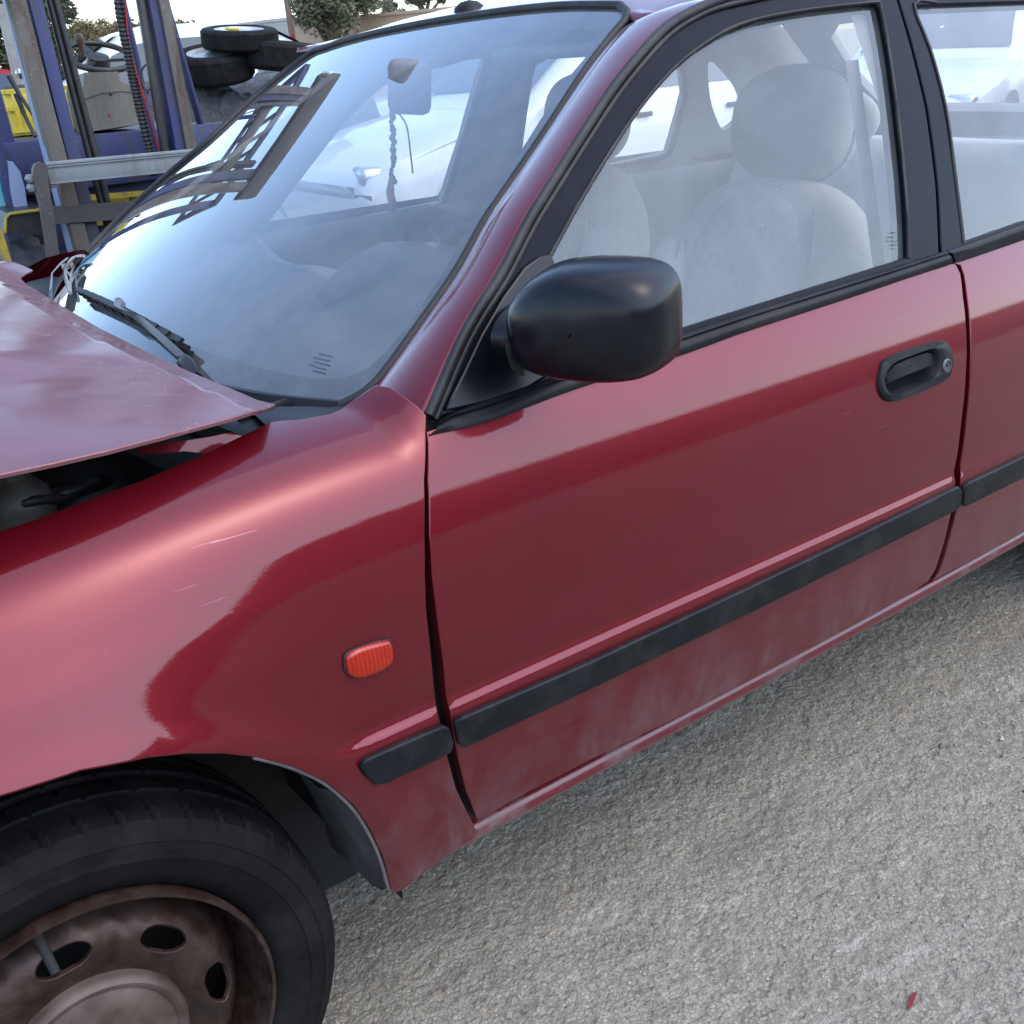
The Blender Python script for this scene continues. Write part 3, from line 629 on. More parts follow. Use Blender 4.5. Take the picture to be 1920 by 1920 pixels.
# mirror sail and housing
sl = GREEN.uvs([(838, 766), (872, 700), (905, 630), (945, 560), (985, 505), (1012, 486), (1030, 482), (1037, 500), (1040, 560), (1040, 690), (985, 724), (900, 752)])
SAIL = panel('mirror_base', GREEN, sl, M['mirror_plastic'], FD, .02, .004, .012, lift=.003)
mr = MB(); rings = []
ma, mb_ = np.array([-math.cos(R(27)), -math.sin(R(27)), -.05]), np.array([math.sin(R(27)), -math.cos(R(27)), .0]); mc = np.array([.670, -.026, .980])
for s_, d_ in ((.955, -.006), (.985, -.003), (1.0, .004), (1.0, .018), (.992, .034), (.965, .050), (.91, .063), (.82, .072), (.66, .079), (.42, .083), (.18, .085), (.02, .0852)):
    ring = []
    for k in range(56):
        a = 2*math.pi*k/56; c, s = math.cos(a), math.sin(a); e = .50+.16*max(d_, 0)/.085
        wv_ = .093*math.copysign(abs(c)**e, c); ti = max(0, -wv_/.093); hv = .0625*math.copysign(abs(s)**e, s)*((1-.42*ti**2.2) if s > 0 else (1-.06*ti))
        ring.append(mc+mb_*wv_*s_+ma*d_+np.array([0, 0, hv*s_+.02*wv_]))
    rings.append(ring)
mr.loft(rings, True); mr.build('mirror_housing', M['mirror_plastic'], FD, 60)
gl_ = MB(); gl_.add([tuple(np.array(p)+np.array([.002, 0, 0])) for p in rings[0]], [tuple(range(56))]); t = NT('mirror_silver'); t.set(Metallic=1.0, Roughness=.02, Base_Color=(.8, .82, .84, 1)); gl_.build('mirror_glass', t.m, FD, 30)
st_ = MB(); st_.loft([[(.652+.045*k*math.cos(a), y, .942+.034*k*math.sin(a)) for a in np.linspace(0, 2*math.pi, 24, endpoint=False)] for y, k in ((.085, 1.25), (.065, 1.0), (.045, .85), (.02, .7), (-.0, .6))], True)
st_.build('mirror_foot', M['mirror_plastic'], FD, 60)
wd = MB(); wd.loft([[ony(u, v, y) for u, v in ((944, 632), (952, 636), (966, 660), (978, 690), (984, 706), (972, 704), (958, 690), (950, 664))] for y in (.026, .012)], True, True); wd.build('mirror_gasket', M['rubber'], FD, 40)
# ---------------------------------------------------------------- rear door glass and frame
rg = np.vstack([GREEN.uvs([(1811, 455), (1796, 335), (1777, 201), (1748, 91), (1717, 5)]), [(1.62, 1.277), (1.95, 1.272), (2.22, 1.245), (2.30, 1.18), (2.31, .935)], GREEN.uvs([(1920, 416)])])
rfv = np.vstack([GREEN.uvs([(1771, 474), (1765, 345), (1746, 201), (1717, 81), (1693, 0), (1680, -58)]), [(1.7, 1.318), (2.0, 1.305), (2.3, 1.275), (2.40, 1.19), (2.40, .915)], GREEN.uvs([(1920, 430)])])
panel('window_frame', GREEN, rfv, M['gtrim'], RD, .025, .003, .03, holes=[rg], lift=-.004)
panel('window_glass', GREEN, rg.mean(0)+(rg-rg.mean(0))*1.03, M['sglass'], RD, .04, .0005, .003, lift=-.012)
MB().tube(smooth_poly(ring_on(GREEN, rg[:6], -.004), 3), .0032, 6).build('glass_channel', M['rubber'], RD, 60)
tp = [GREEN.pt((1772, 470)), GREEN.pt((1813, 457)), GREEN.pt((1920, 418))]; bp = [SIDE.pt((1786, 491)), SIDE.pt((1815, 482)), SIDE.pt((1920, 446))]
d_ = tp[2]-tp[1]; tp.append(tp[2]+d_*2.3); bp.append(bp[2]+d_*2.3)
bm_ = MB(); bm_.loft([[a+np.array([0, .012, -.004]), a+np.array([0, -.004, 0]), a*.7+b*.3+np.array([0, -.009, .002]), (a+b)/2+np.array([0, -.0085, .001]), b+np.array([0, -.006, 0]), b+np.array([0, .01, -.004])] for a, b in zip(tp, bp)], False)
bm_.build('belt_moulding', M['trim'], RD, 50)
bp2 = MB(); bp2.loft([[tuple(green(np.array([x]), np.array([z]))[0]+np.array([0, .035, 0])) for z in np.linspace(.86, 1.32, 10)] for x in (1.435, 1.48, 1.53, 1.565)], False); bp2.build('centre_pillar', M['ptrim'], CAR, 60)
qh = np.array([(2.47, .965), (2.47, 1.12), (2.53, 1.165), (2.66, 1.13), (2.84, 1.02), (2.86, .98), (2.82, .962)])
CPL = panel('rear_pillar', GREEN, np.array([(2.405, .905), (2.405, 1.19), (2.33, 1.285), (2.56, 1.275), (2.78, 1.20), (3.08, 1.04), (3.32, .92)]), M['paint'], CAR, .03, .002, .02, holes=[qh], lift=-.003)
panel('quarter_glass', GREEN, qh.mean(0)+(qh-qh.mean(0))*1.04, M['sglass'], CPL, .05, .0005, .003, lift=-.012)
# ---------------------------------------------------------------- bonnet
XE = table([-.2, .10, .19, .28, .37, .505, .724, .976, 1.27, 1.40, 1.474, 1.53, 1.8], [.40, .384, .372, .362, .350, .338, .331, .338, .356, .372, .405, .44, .5], .02, -.1, 1.8)
def bonnet(x, y):
    d = XE(y)-x; t_ = (y-CY)/.68
    z = .915+.020*(1-t_*t_)-.42*np.clip(.052-d, 0, .2)
    z = z+.016*sm(.36, .50, y)*sm(1.36, 1.22, y)*sm(.02, .25, d)
    z = z+.035*sm(0, .45, d)-.030*sm(.3, .0, y)*sm(.1, .5, d)-.30*np.clip(d-.42, 0, 2)**1.3
    z = z+.0
    return np.stack([x, y, z], -1)
BON = Surf(bonnet, -.2, .46, .05, 1.6, 110)
near_e = BON.uvs([(516, 758), (480, 769), (430, 782), (370, 798), (300, 817), (200, 843), (100, 866), (0, 887)])
ys_ = np.linspace(near_e[0][1]+.01, 1.5, 30); re_ = np.stack([XE(ys_), ys_], 1)[::-1]
fe = near_e[-1]
HOOD = panel('bonnet', BON, np.vstack([near_e, [(fe[0]-.2, fe[1]+.01), (-.35, fe[1]+.05), (-.56, .28), (-.66, .50), (-.70, .86), (-.66, 1.22), (-.56, 1.44), (-.3, 1.50), (.05, 1.53), (.30, 1.54), (.40, 1.53)], re_]), M['hood'], CAR, .010, .002, .005)
# underside frame edge seen in the open shut-line

# ---------------------------------------------------------------- cowl and wipers
cw = MB(); rws = []
for y in np.linspace(.155, 1.57, 48):
    zb = .862+.03*max(0, .35-y); e = wsf(np.array([y]), np.array([zb+.010]))[0]; xe = float(XE(y))
    rws.append([(e[0]+.02, y, e[2]-.004), (e[0]-.012, y, e[2]-.001), (e[0]-.020, y, e[2]-.012), (xe+.02, y, .866), (xe-.03, y, .862), (xe-.04, y, .846), (xe-.12, y, .842), (xe-.125, y, .76)])
cw.loft(rws, False); COWL = cw.build('cowl_panel', M['trim'], CAR, 40)
rg_ = MB()
for k in range(5):
    a = onz(448+k*9, 792-k*5, .862); b = onz(500+k*10, 771-k*4, .868); rg_.bar(a, b, .006, .012, bev=.002)
rg_.build('cowl_ribs', M['trim'], COWL, 40)
cp_ = MB(); cp_.loft([[SIDE.pt(q)+np.array([0, .0, -.010]) for q in ((508, 793), (560, 789), (617, 779), (640, 770), (664, 754))], [onz(u, v, .872) for u, v in ((470, 770), (525, 762), (580, 762), (622, 764), (650, 758))]], False); cp_.build('cowl_corner', M['trim'], COWL, 60)
WN = np.array([-.50, 0, .866])
_wc = {}
def wsp(u, v, h):
    k = round(h, 4)
    if k not in _wc: _wc[k] = Surf(lambda y, z: wsf(y, z)+WN*k, .1, 1.65, .82, 1.1, 60)
    return _wc[k].pt((u, v))
WIP = MB()
arm_l = [(363, 700), (330, 668), (290, 630), (250, 594), (228, 575), (213, 572), (215, 560), (222, 557)]
arm_r = [(376, 700), (352, 668), (312, 632), (272, 598), (244, 584), (226, 580), (227, 566), (228, 560)]
La = [wsp(u, v, h) for (u, v), h in zip(arm_l, (.006, .022, .026, .028, .030, .030, .028, .022))]; Ra = [wsp(u, v, h) for (u, v), h in zip(arm_r, (.006, .026, .030, .032, .033, .033, .030, .024))]
WIP.loft([[a, b, b-WN*.010, a-WN*.010] for a, b in zip(La, Ra)], True, True)
WA = WIP.build('wiper_arm', M['wiper'], CAR, 30)
capm = MB(); cpx = [(330, 680), (338, 668), (350, 664), (362, 672), (377, 702), (366, 712), (345, 700)]
capm.loft([[wsp(u, v, .004) for u, v in cpx], [wsp(u, v, .034) for u, v in cpx], [wsp(352+(u-352)*.7, v*.7+684*.3, .040) for u, v in cpx]], True, True); capm.build('spindle_cap', M['trim'], WA, 50)
bl = MB(); A_ = wsp(150, 549, .014); B_ = wsp(354, 652, .014)
bl.tube([A_+(B_-A_)*k for k in np.linspace(0, 1, 8)], .0035, 5); bl.tube([A_+(B_-A_)*k-WN*.009 for k in np.linspace(0, 1, 8)], .0022, 5)
n_ = 11
for k in range(n_):   # the stepped bridge with open windows
    a = .02+.96*k/n_; b = a+.96/n_; h = .020+.010*math.sin(math.pi*min(1, max(0, (a+b)/2)))
    p_, q_ = A_+(B_-A_)*a+WN*(h-.012), A_+(B_-A_)*b+WN*(h-.012); bl.bar(p_, q_, .009, .005, WN); bl.bar(p_, A_+(B_-A_)*a-WN*.002, .008, .004, (B_-A_))
bl.build('wiper_blade', M['trim'], WA, 30)
# passenger wiper: thin arm standing up, blade at the far edge
A1 = [(85, 585), (92, 545), (96, 512), (112, 493), (126, 482)]; A2w = [(99, 578), (98, 540), (99, 512), (114, 496), (128, 485)]
w2 = MB(); w2.loft([[wsp(u, v, h), wsp(a, b, h), wsp(a, b, h-.008), wsp(u, v, h-.008)] for (u, v), (a, b), h in zip(A1, A2w, (.012, .030, .036, .034, .028))], True, True); WB = w2.build('wiper_arm', M['wiper'], CAR, 30)
b2 = MB(); A_ = wsp(157, 480, .012); B_ = wsp(132, 549, .010); mid_ = wsp(128, 500, .016); pth = smooth_poly([A_, wsp(143, 482, .016), wsp(131, 490, .02), wsp(122, 505, .018), wsp(123, 520, .014), B_], 3)
b2.tube(pth, .004, 5); b2.tube(smooth_poly([A_, wsp(148, 488, .008), wsp(138, 500, .006), wsp(133, 520, .006), B_], 3), .0025, 5)
for k in range(1, 15, 2): b2.bar(pth[k], pth[k]+(smooth_poly([A_, wsp(148, 488, .008), wsp(138, 500, .006), wsp(133, 520, .006), B_], 3)[min(k, 12)]-pth[k])*.9, .004, .003)
b2.build('wiper_blade', plain('pale_wiper', (.22, .225, .23), .4), WB, 30)
# ---------------------------------------------------------------- engine bay seen through the shut-line
eb = MB(); eb.add([(-.62, .12, .60), (.36, .12, .60), (.36, 1.60, .60), (-.62, 1.60, .60)], [(0, 1, 2, 3)]); eb.add([(.35, .12, .60), (.35, 1.60, .60), (.35, 1.60, .86), (.35, .12, .84)], [(0, 1, 2, 3)])
eb.build('engine_bay', M['dark'], CAR, 30)
q = ony(40, 935, .30)-np.array([0, 0, .035])
mbx = MB(); mbx.lathe([(.001, .085), (.014, .084), (.015, .075), (.015, .060), (.022, .052), (.030, .044), (.033, .03), (.033, -.08), (.001, -.08)], Matrix.Translation(Vector(q)), 28); mbx.build('fluid_reservoir', M['cream'], CAR, 40)
MB().lathe([(.001, .099), (.019, .098), (.020, .086), (.001, .086)], Matrix.Translation(Vector(q)), 24).build('reservoir_cap', M['engine'], CAR, 40)
q = ony(150, 905, .42); MB().lathe([(.001, .05), (.03, .05), (.075, .03), (.09, .0), (.095, -.1)], Matrix.Translation(Vector(q)), 32).build('strut_tower', M['engine'], CAR, 40)
q = ony(215, 880, .55); MB().box(q, (.20, .24, .14), Matrix.Rotation(R(8), 3, 'Z'), .02).build('air_filter_box', M['engine'], CAR, 40)
hs = MB(); hs.tube(smooth_poly([ony(20, 905, .36), ony(110, 900, .45), ony(190, 880, .50), ony(260, 870, .48)], 5), .016, 10); hs.tube(smooth_poly([ony(60, 950, .34), ony(120, 925, .30), ony(185, 905, .33), ony(240, 895, .42)], 5), .009, 8); hs.tube(smooth_poly([ony(5, 960, .30), ony(60, 940, .27), ony(130, 935, .30)], 5), .006, 8); hs.build('engine_hose', M['rubber'], CAR, 60)
# painted inner-wing brace showing below the bonnet edge
br = MB(); U_ = [(258, 842), (300, 831), (350, 826), (400, 818), (430, 811), (456, 818)]; L_ = [(258, 851), (300, 850), (345, 846), (385, 850), (420, 842), (456, 822)]
br.loft([[ony(u, v, .215), ony(u, v, .200), ony(a, b, .195), ony(a, b, .225)] for (u, v), (a, b) in zip(U_, L_)], True, True); br.build('inner_wing_brace', M['paint'], CAR, 40)
iw = MB(); iw.loft([[SIDE.pt(q)+np.array([0, dy, dz]) for q in ((0, 997), (102, 962), (175, 934), (262, 903), (379, 854), (455, 817), (507, 792))] for dy, dz in ((.002, -.001), (.012, -.012), (.03, -.016), (.035, -.08))], False); iw.build('fender_flange', M['paint'], FEN, 60)
# ---------------------------------------------------------------- wheels
def make_tyre(name, mat, Rr=.289, w=.175, rin=.196, na=480, parent=None, tread=True):
    """tyre about local Z (outer face towards +Z), centred on its middle plane"""
    h = w/2; prof = []   # (r, z)
    pts = [(rin-.004, h*.72), (rin+.006, h*.86), (rin+.020, h*.95), (rin+.043, h*1.06), (rin+.0445, h*1.085), (rin+.047, h*1.085), (rin+.0485, h*1.055), (rin+.062, h*1.04), (rin+.0635, h*1.055), (rin+.065, h*1.03), (Rr-.020, h*.965), (Rr-.011, h*.90), (Rr-.0055, h*.80), (Rr-.0035, h*.73), (Rr-.0028, h*.55), (Rr-.001, h*.48), (Rr-.0075, h*.455), (Rr-.0075, h*.40), (Rr-.0005, h*.375), (Rr, h*.2), (Rr, h*.09), (Rr-.0075, h*.07), (Rr-.0075, 0)]
    full = pts+[(r, -z) for r, z in pts[-2::-1]]
    V = []; F = []; m = len(full)
    for k in range(na):
        a = 2*math.pi*k/na
        for j, (r, z) in enumerate(full):
            if tread:
                ph = (k+int(abs(z)/h*14)) % 10
                if (10 <= j <= 13 or 10 <= m-1-j <= 13) and ph == 0: r -= .0042 if abs(z) < h*.93 else .002
                if (18 <= j <= 20 or 18 <= m-1-j <= 20) and (k+int(z/h*20)) % 14 == 0: r -= .004
            V.append((r*math.cos(a), r*math.sin(a), z))
    for k in range(na):
        k2 = (k+1) % na
        for j in range(m-1): F.append((k*m+j, k2*m+j, k2*m+j+1, k*m+j+1))
    mb = MB(); mb.add(V, F); return mb.build(name, mat, parent, 24, True)
def steel_wheel(name, cy, cx, near=True, parent=CAR, detail=True):
    """part Empty at the hub whose local +Z points out of the car"""
    e = bpy.data.objects.new(name, None); COL.objects.link(e); e.empty_display_size = .1
    attach(e, parent); e.location = (cx, cy, .29); e.rotation_euler = (R(90) if near else R(-90), 0, 0)
    bpy.context.view_layer.update()
    make_tyre('tyre', M['tyre'], parent=e)
    rb = MB(); h = .0875
    rb.lathe([(.188, h*.55), (.1965, h*.84), (.1985, h*.96), (.1965, h*1.03), (.1925, h*1.02), (.1905, h*.94), (.189, h*.60), (.184, h*.30), (.176, h*.12), (.174, -h*.2), (.176, -h*.8), (.19, -h*.95)], None, 96); rb.build('rim_barrel', M['rim'], e, 40, True)
    def yd(r): return np.interp(r, [0, .05, .085, .094, .105, .120, .140, .152, .160, .168, .174, .18], [.074, .074, .073, .070, .072, .077, .078, .071, .058, .038, .016, .0])
    def fdisc(u, v): return np.stack([u, v, yd(np.hypot(u, v))], -1)
    class DS(Surf):
        def __init__(s): s.f = fdisc
    D = DS(); holes = []
    nh = 8
    for k in range(nh):
        a = HOLE0+2*math.pi*k/nh; c = np.array([math.cos(a), math.sin(a)]); t2 = np.array([-c[1], c[0]]); q = []
        for b in np.linspace(0, 2*math.pi, 18, endpoint=False):
            rr = math.cos(b); tt = math.sin(b); q.append(c*(.139+.0135*rr*(1 if rr > 0 else 1.5))+t2*.030*tt*(1-.12*rr))
        holes.append(np.array(q))
    o = panel('rim_disc', D, np.array([(.1765*math.cos(a), .1765*math.sin(a)) for a in np.linspace(0, 2*math.pi, 90, endpoint=False)]), M['rim'], None, .012, .002, .006, holes=holes, rim=True)
    o.parent = e
    if o.data.vertices and sum(p.normal.z for p in o.data.polygons) < 0: o.data.flip_normals()
    cp = MB(); cp.lathe([(.096, .062), (.0968, .078), (.095, .085), (.091, .088), (.085, .0865), (.083, .084), (.080, .0855), (.05, .0875), (.001, .088)], None, 64); cp.build('hub_cap', M['cap'], e, 40, True)
    va = HOLE0+math.pi*2/8*1.1; vm = MB(); vm.tube([(.172*math.cos(va), .172*math.sin(va), .050), (.158*math.cos(va), .158*math.sin(va), .066), (.136*math.cos(va), .136*math.sin(va), .086)], [.006, .0055, .005], 10); vm.build('valve_stem', M['dark'], e, 40, True)
    br = MB(); br.lathe([(.001, -.02), (.16, -.02), (.165, -.01), (.165, .0), (.001, .0)], None, 40); br.build('brake_disc', M['dark'], e, 40, True)  # brake disc widened and dark, to put shade behind the rim holes
    return e
HOLE0 = R(48.4)
steel_wheel('front_wheel', .128, 0.0, True)
steel_wheel('rear_wheel', .132, 2.465, True); steel_wheel('front_wheel', 2*CY-.128, 0.0, False); steel_wheel('rear_wheel', 2*CY-.132, 2.465, False)
# ================================================================== cabin
INS = .035
def g3(x, z): P = mirrored(green)(x, z); return P-np.array([0, INS, 0])
G3 = Surf(g3, .45, 3.1, .80, 1.36, 120)
fw = G3.uvs([(470, 459), (600, 431), (700, 408), (800, 388), (829, 382), (868, 260), (912, 108), (830, 117), (745, 138), (700, 165), (640, 225), (580, 300), (520, 380), (470, 445)])
rw = G3.uvs([(962, 351), (1080, 327), (1196, 302), (1252, 288), (1272, 220), (1283, 177), (1276, 118), (1262, 98), (1180, 84), (1113, 85), (1060, 94), (1010, 110), (990, 150)])
qw = G3.uvs(smooth_poly([(1327, 125), (1331, 182), (1342, 220), (1355, 244), (1372, 237), (1386, 221), (1392, 192), (1385, 168), (1366, 143), (1345, 121), (1333, 115)], 3, True))
wall = np.array([(.56, .84), (.66, .91), (.80, .995), (.98, 1.10), (1.14, 1.20), (1.24, 1.255), (1.36, 1.295), (1.6, 1.315), (2.1, 1.31), (2.6, 1.285), (2.85, 1.20), (3.05, 1.05), (3.10, .84)])
panel('far_side_trim', G3, wall, M['beige'], CAR, .03, .002, .02, holes=[fw, rw, qw])
panel('far_window_glass', G3, fw.mean(0)+(fw-fw.mean(0))*1.04, M['sglass'], CAR, .06, .0005, .003, lift=-.03)
panel('far_window_glass', G3, rw.mean(0)+(rw-rw.mean(0))*1.04, M['sglass'], CAR, .06, .0005, .003, lift=-.03)
panel('far_window_glass', G3, qw.mean(0)+(qw-qw.mean(0))*1.06, M['sglass'], CAR, .04, .0005, .003, lift=-.03)
for hole in (fw, rw):
    MB().tube(smooth_poly(np.vstack([ring_on(G3, hole, .004), ring_on(G3, hole[:1], .004)]), 3), .009, 6).build('window_surround', M['trim'], CAR, 60)
ft = MB(); ft.loft([[(x, 2*CY-.105-.035*math.exp(-((z-.86)/.05)**2)-(.05 if .55 < z < .66 else 0)*float(sm(.7, .8, x)*sm(1.9, 1.8, x)), z) for z in np.linspace(.30, .885, 24)] for x in np.linspace(.50, 2.7, 30)], False); ft.build('far_door_trim', M['ptrim'], CAR, 60)
# outer skin of the far side
sk = MB(); xs = np.r_[np.linspace(.36, 3.36, 50)]; sk.loft([[tuple(p) for p in mirrored(side)(np.full(24, x), np.linspace(.22, .90, 24))] for x in xs], False); sk.build('far_side_skin', M['paint'], CAR, 60)
fsk = MB(); fsk.loft([[tuple(p) for p in mirrored(side)(np.full(20, x), np.linspace(.66 if abs(x) < .30 else .30, .985, 20))] for x in np.linspace(-.64, .36, 40)], False); fsk.build('front_fender', M['paint'], CAR, 60)
# headliner, floor, hatch
hl = MB(); hl.loft([[(x, y, float(roofz(x, y))-.035-.05*max(0, abs(y-CY)-.38)) for y in np.linspace(.27, 2*CY-.27, 24)] for x in np.linspace(1.09, 2.62, 16)], False); hl.build('headliner', M['liner'], CAR, 60)
MB().box((1.85, CY, .30), (2.55, 1.44, .04)).build('floor_pan', M['shell'], CAR, 30)
MB().box((.42, CY, .60), (.03, .98, .46)).build('bulkhead', M['dark'], CAR, 30)
def hat(y, z): return np.stack([2.60+(1.335-z)*1.55+.10*((y-CY)/.6)**2*-1, y, z], -1)
HAT = Surf(hat, .25, 1.47, .78, 1.34, 40)
hh = np.array([(.36, 1.02), (.36, 1.10), (.40, 1.22), (.46, 1.255), (CY, 1.275), (1.26, 1.255), (1.32, 1.22), (1.36, 1.10), (1.36, 1.02), (1.30, .985), (CY, .975), (.42, .985)])
panel('tailgate', HAT, np.array([(.24, .88), (.26, 1.1), (.31, 1.30), (CY, 1.335), (1.41, 1.30), (1.46, 1.1), (1.48, .88)]), M['beige'], CAR, .04, .003, .03, holes=[hh])
panel('tailgate_glass', HAT, hh.mean(0)+(hh-hh.mean(0))*1.03, M['sglass'], CAR, .08, .0005, .003, lift=-.02)
tg = MB(); tg.loft([[(3.32+.02*math.sin(k), y, z) for y in np.linspace(.12, 2*CY-.12, 12)] for k, z in enumerate(np.linspace(.45, .88, 6))], False); tg.build('tail_panel', M['paint'], CAR, 60)
MB().box((3.0, CY, .90), (.62, 1.30, .02), None, .005).build('parcel_shelf', M['shell'], CAR, 30)
def seat(name, x, y, h=0.0, tilt=14):
    """front seat: x, y of the headrest"""
    e = bpy.data.objects.new(name, None); COL.objects.link(e); attach(e, CAR)
    def pillow(nm, c, half, rot, mat, p=2.6, nu=28, nv=16, pinch=0.0):
        mb = MB(); rr = []
        for i in range(nv+1):
            v = math.pi*i/nv; row = []
            for k in range(nu):
                u = 2*math.pi*k/nu; f = lambda t: math.copysign(abs(t)**(2/p), t)
                cx = f(math.sin(v))*f(math.cos(u)); cy = f(math.sin(v))*f(math.sin(u)); cz = f(math.cos(v))
                wy = 1-pinch*(cz > 0)*cz*cz
                q = rot @ Vector((half[0]*cx, half[1]*cy*wy, half[2]*cz)); row.append((c[0]+q.x, c[1]+q.y, c[2]+q.z))
            rr.append(row)
        mb.loft(rr, True); return mb.build(nm, mat, e, 180)
    rt = Matrix.Rotation(R(tilt), 3, 'Y'); r2 = Matrix.Rotation(R(8), 3, 'Y')
    pillow('headrest', (x, y, 1.085+h), (.062, .140, .104), r2, M['fabric'], 2.5)
    for s in (-1, 1): MB().tube([(x+.01, y+s*.05, 1.02+h), (x+.02, y+s*.05, .93+h)], .006, 8).build('headrest_post', M['bright'], e, 60)
    bx, bz = x-.03+.0, .735+h
    pillow('backrest', (bx-.05, y, bz), (.085, .255, .265), rt, M['fabric'], 3.2, pinch=.22)
    pillow('backrest_panel', (bx-.085, y, bz+.01), (.065, .165, .235), rt, M['pfabric'], 3.0, pinch=.15)
    for s in (-1, 1): pillow('side_bolster', (bx-.10, y+s*.20, bz-.04), (.085, .062, .20), rt, M['fabric'], 2.3)
    pillow('cushion', (bx-.36, y, .44), (.29, .255, .09), Matrix.Rotation(R(6), 3, 'Y'), M['fabric'], 3)
    pm_ = M['ptrim']
    for s in (-1, 1):
        pts = [Vector((bx-.05, y, bz))+rt @ Vector((-.088, s*(.172-.03*max(0, k)**2), .24*k)) for k in np.linspace(-.9, .86, 14)]
        MB().tube(pts, .0035, 6).build('seat_piping', pm_, e, 60)
    ring = [Vector((x, y, 1.085+h))+r2 @ Vector((.0, .141*math.copysign(abs(math.cos(a))**.8, math.cos(a)), .105*math.copysign(abs(math.sin(a))**.8, math.sin(a)))) for a in np.linspace(0, 2*math.pi, 41)]
    MB().tube(ring, .003, 6).build('headrest_seam', pm_, e, 60)
    return e
seat('front_seat', 1.60, .50); seat('front_seat', 1.69, 1.215)
rs = MB(); rs.loft([[(2.42-.02*math.cos(y*9)+dx, y, z) for y in np.linspace(.2, 1.52, 24)] for dx, z in ((.34, .93), (.30, .95), (.22, .945), (.14, .90), (.02, .66), (-.03, .52), (-.45, .50), (-.50, .46), (-.50, .30))], False); RS = rs.build('rear_seat', M['fabric'], CAR, 60)
for y in (.50, 1.22):
    mb = MB(); mb.loft([[(2.66+.055*math.cos(v)*math.sin(w), y+.13*math.copysign(abs(math.sin(v))**.7, math.sin(v))*math.sin(w), 1.0+.085*math.cos(w)) for v in np.linspace(0, 2*math.pi, 20, endpoint=False)] for w in np.linspace(.05, math.pi-.05, 12)], True); mb.build('rear_headrest', M['fabric'], RS, 180)
# seat belt on the centre pillar
MB().loft([[(1.40+.004*k, .235-.014*k, 1.20-.07*k), (1.445+.004*k, .245-.014*k, 1.20-.07*k)] for k in range(8)], False).build('seat_belt', plain('grey_webbing', (.12, .12, .125), .8), CAR, 60)
# dashboard
ds = MB(); rws = []
for y in np.linspace(.20, 1.52, 44):
    xb = float(wsf(np.array([y]), np.array([.885]))[0][0]); hb = .022*math.exp(-((y-CY)/.17)**2)+.016*math.exp(-((y-1.25)/.12)**2)
    rws.append([(xb+.03, y, .862), (xb+.10, y, .885), (xb+.22, y, .900+hb*.5), (xb+.34, y, .905+hb), (xb+.42, y, .890+hb), (xb+.455, y, .855), (xb+.46, y, .70), (xb+.42, y, .55)])
ds.loft(rws, False); DASH = ds.build('dashboard', M['dash'], CAR, 60)
hb_ = MB(); rws = []
for y in np.linspace(.275, .725, 24):
    k = (y-.50)/.225; hgt = max(0.0, 1-abs(k)**2.6)**.62
    rws.append([(.62, y, .875), (.66+.02*abs(k), y, .885+.055*hgt), (.70+.02*abs(k), y, .89+.088*hgt), (.745+.015*abs(k), y, .89+.103*hgt), (.795, y, .89+.098*hgt), (.815, y, .885+.085*hgt), (.810, y, .87+.075*hgt), (.76, y, .86)])
hb_.loft(rws, False); hb_.build('instrument_hood', M['dash'], DASH, 80)
for y in (.30, .80, .92, 1.42):
    vt = MB(); x0_ = .885 if y in (.80, .92) else .86
    for k in range(4): vt.box((x0_+.012, y, .80+.016*k), (.012, .095, .005))
    vt.box((x0_+.008, y, .825), (.006, .11, .085), None, .003); vt.build('air_vent', M['trim'], DASH, 40)
# steering wheel
SW = bpy.data.objects.new('steering_wheel', None); COL.objects.link(SW); attach(SW, CAR); SW.location = (.885, .50, .865); SW.rotation_euler = (0, R(62), 0)
mb = MB(); mb.tube([(.182*math.cos(a), .182*math.sin(a), 0) for a in np.linspace(0, 2*math.pi, 49)], .0145, 12); mb.build('rim', M['trim'], SW, 60, True)
mb = MB(); mb.lathe([(.001, .012), (.05, .010), (.072, 0), (.075, -.03), (.05, -.06)], None, 28)
for a in (R(90), R(-90), R(180), R(150), R(210)): mb.bar((.06*math.cos(a), .06*math.sin(a), -.01), (.18*math.cos(a), .18*math.sin(a), 0), .035, .016, (0, 0, 1), .004)
mb.build('hub', M['trim'], SW, 40, True)
MB().tube([(.90-.03, .5, .85), (.66, .5, .74)], .04, 12).build('steering_column', M['trim'], CAR, 60)
# rear-view mirror, sun visors
RVM = MB().box(ony(768, 163, .80), (.035, .075, .090), Matrix.Rotation(R(55), 3, 'Z') @ Matrix.Rotation(R(6), 3, 'X'), .014).build('rear_view_mirror', plain('mirror_back', (.13, .14, .155), .5), CAR, 50)
MB().tube([ony(768, 140, .81), (1.0, .84, 1.255), (1.03, .85, 1.275)], .004, 8).build('mirror_stem', M['trim'], RVM, 60)
for y in (.52, 1.20): MB().box((1.155, y, 1.262), (.19, .38, .022), Matrix.Rotation(R(-13), 3, 'Y'), .009).build('sun_visor', M['liner'], CAR, 50)
# nose and bumpers out of the picture, so that the car is whole
nb = MB(); nb.loft([[(-.66-.14*math.sin(math.pi*(y-.1)/1.52)**.5+dx, y, z) for y in np.linspace(.10, 2*CY-.10, 20)] for dx, z in ((.10, .22), (0, .26), (-.02, .40), (-.01, .52), (.03, .56), (.08, .60), (.10, .72))], False); nb.build('front_bumper', M['paint'], CAR, 60)
rbp = MB(); rbp.loft([[(3.36+.10*math.sin(math.pi*(y-.05)/1.62)**.5+dx, y, z) for y in np.linspace(.05, 2*CY-.05, 16)] for dx, z in ((-.05, .25), (0, .30), (.03, .45), (0, .58), (-.06, .60))], False); rbp.build('rear_bumper', M['paint'], CAR, 60)
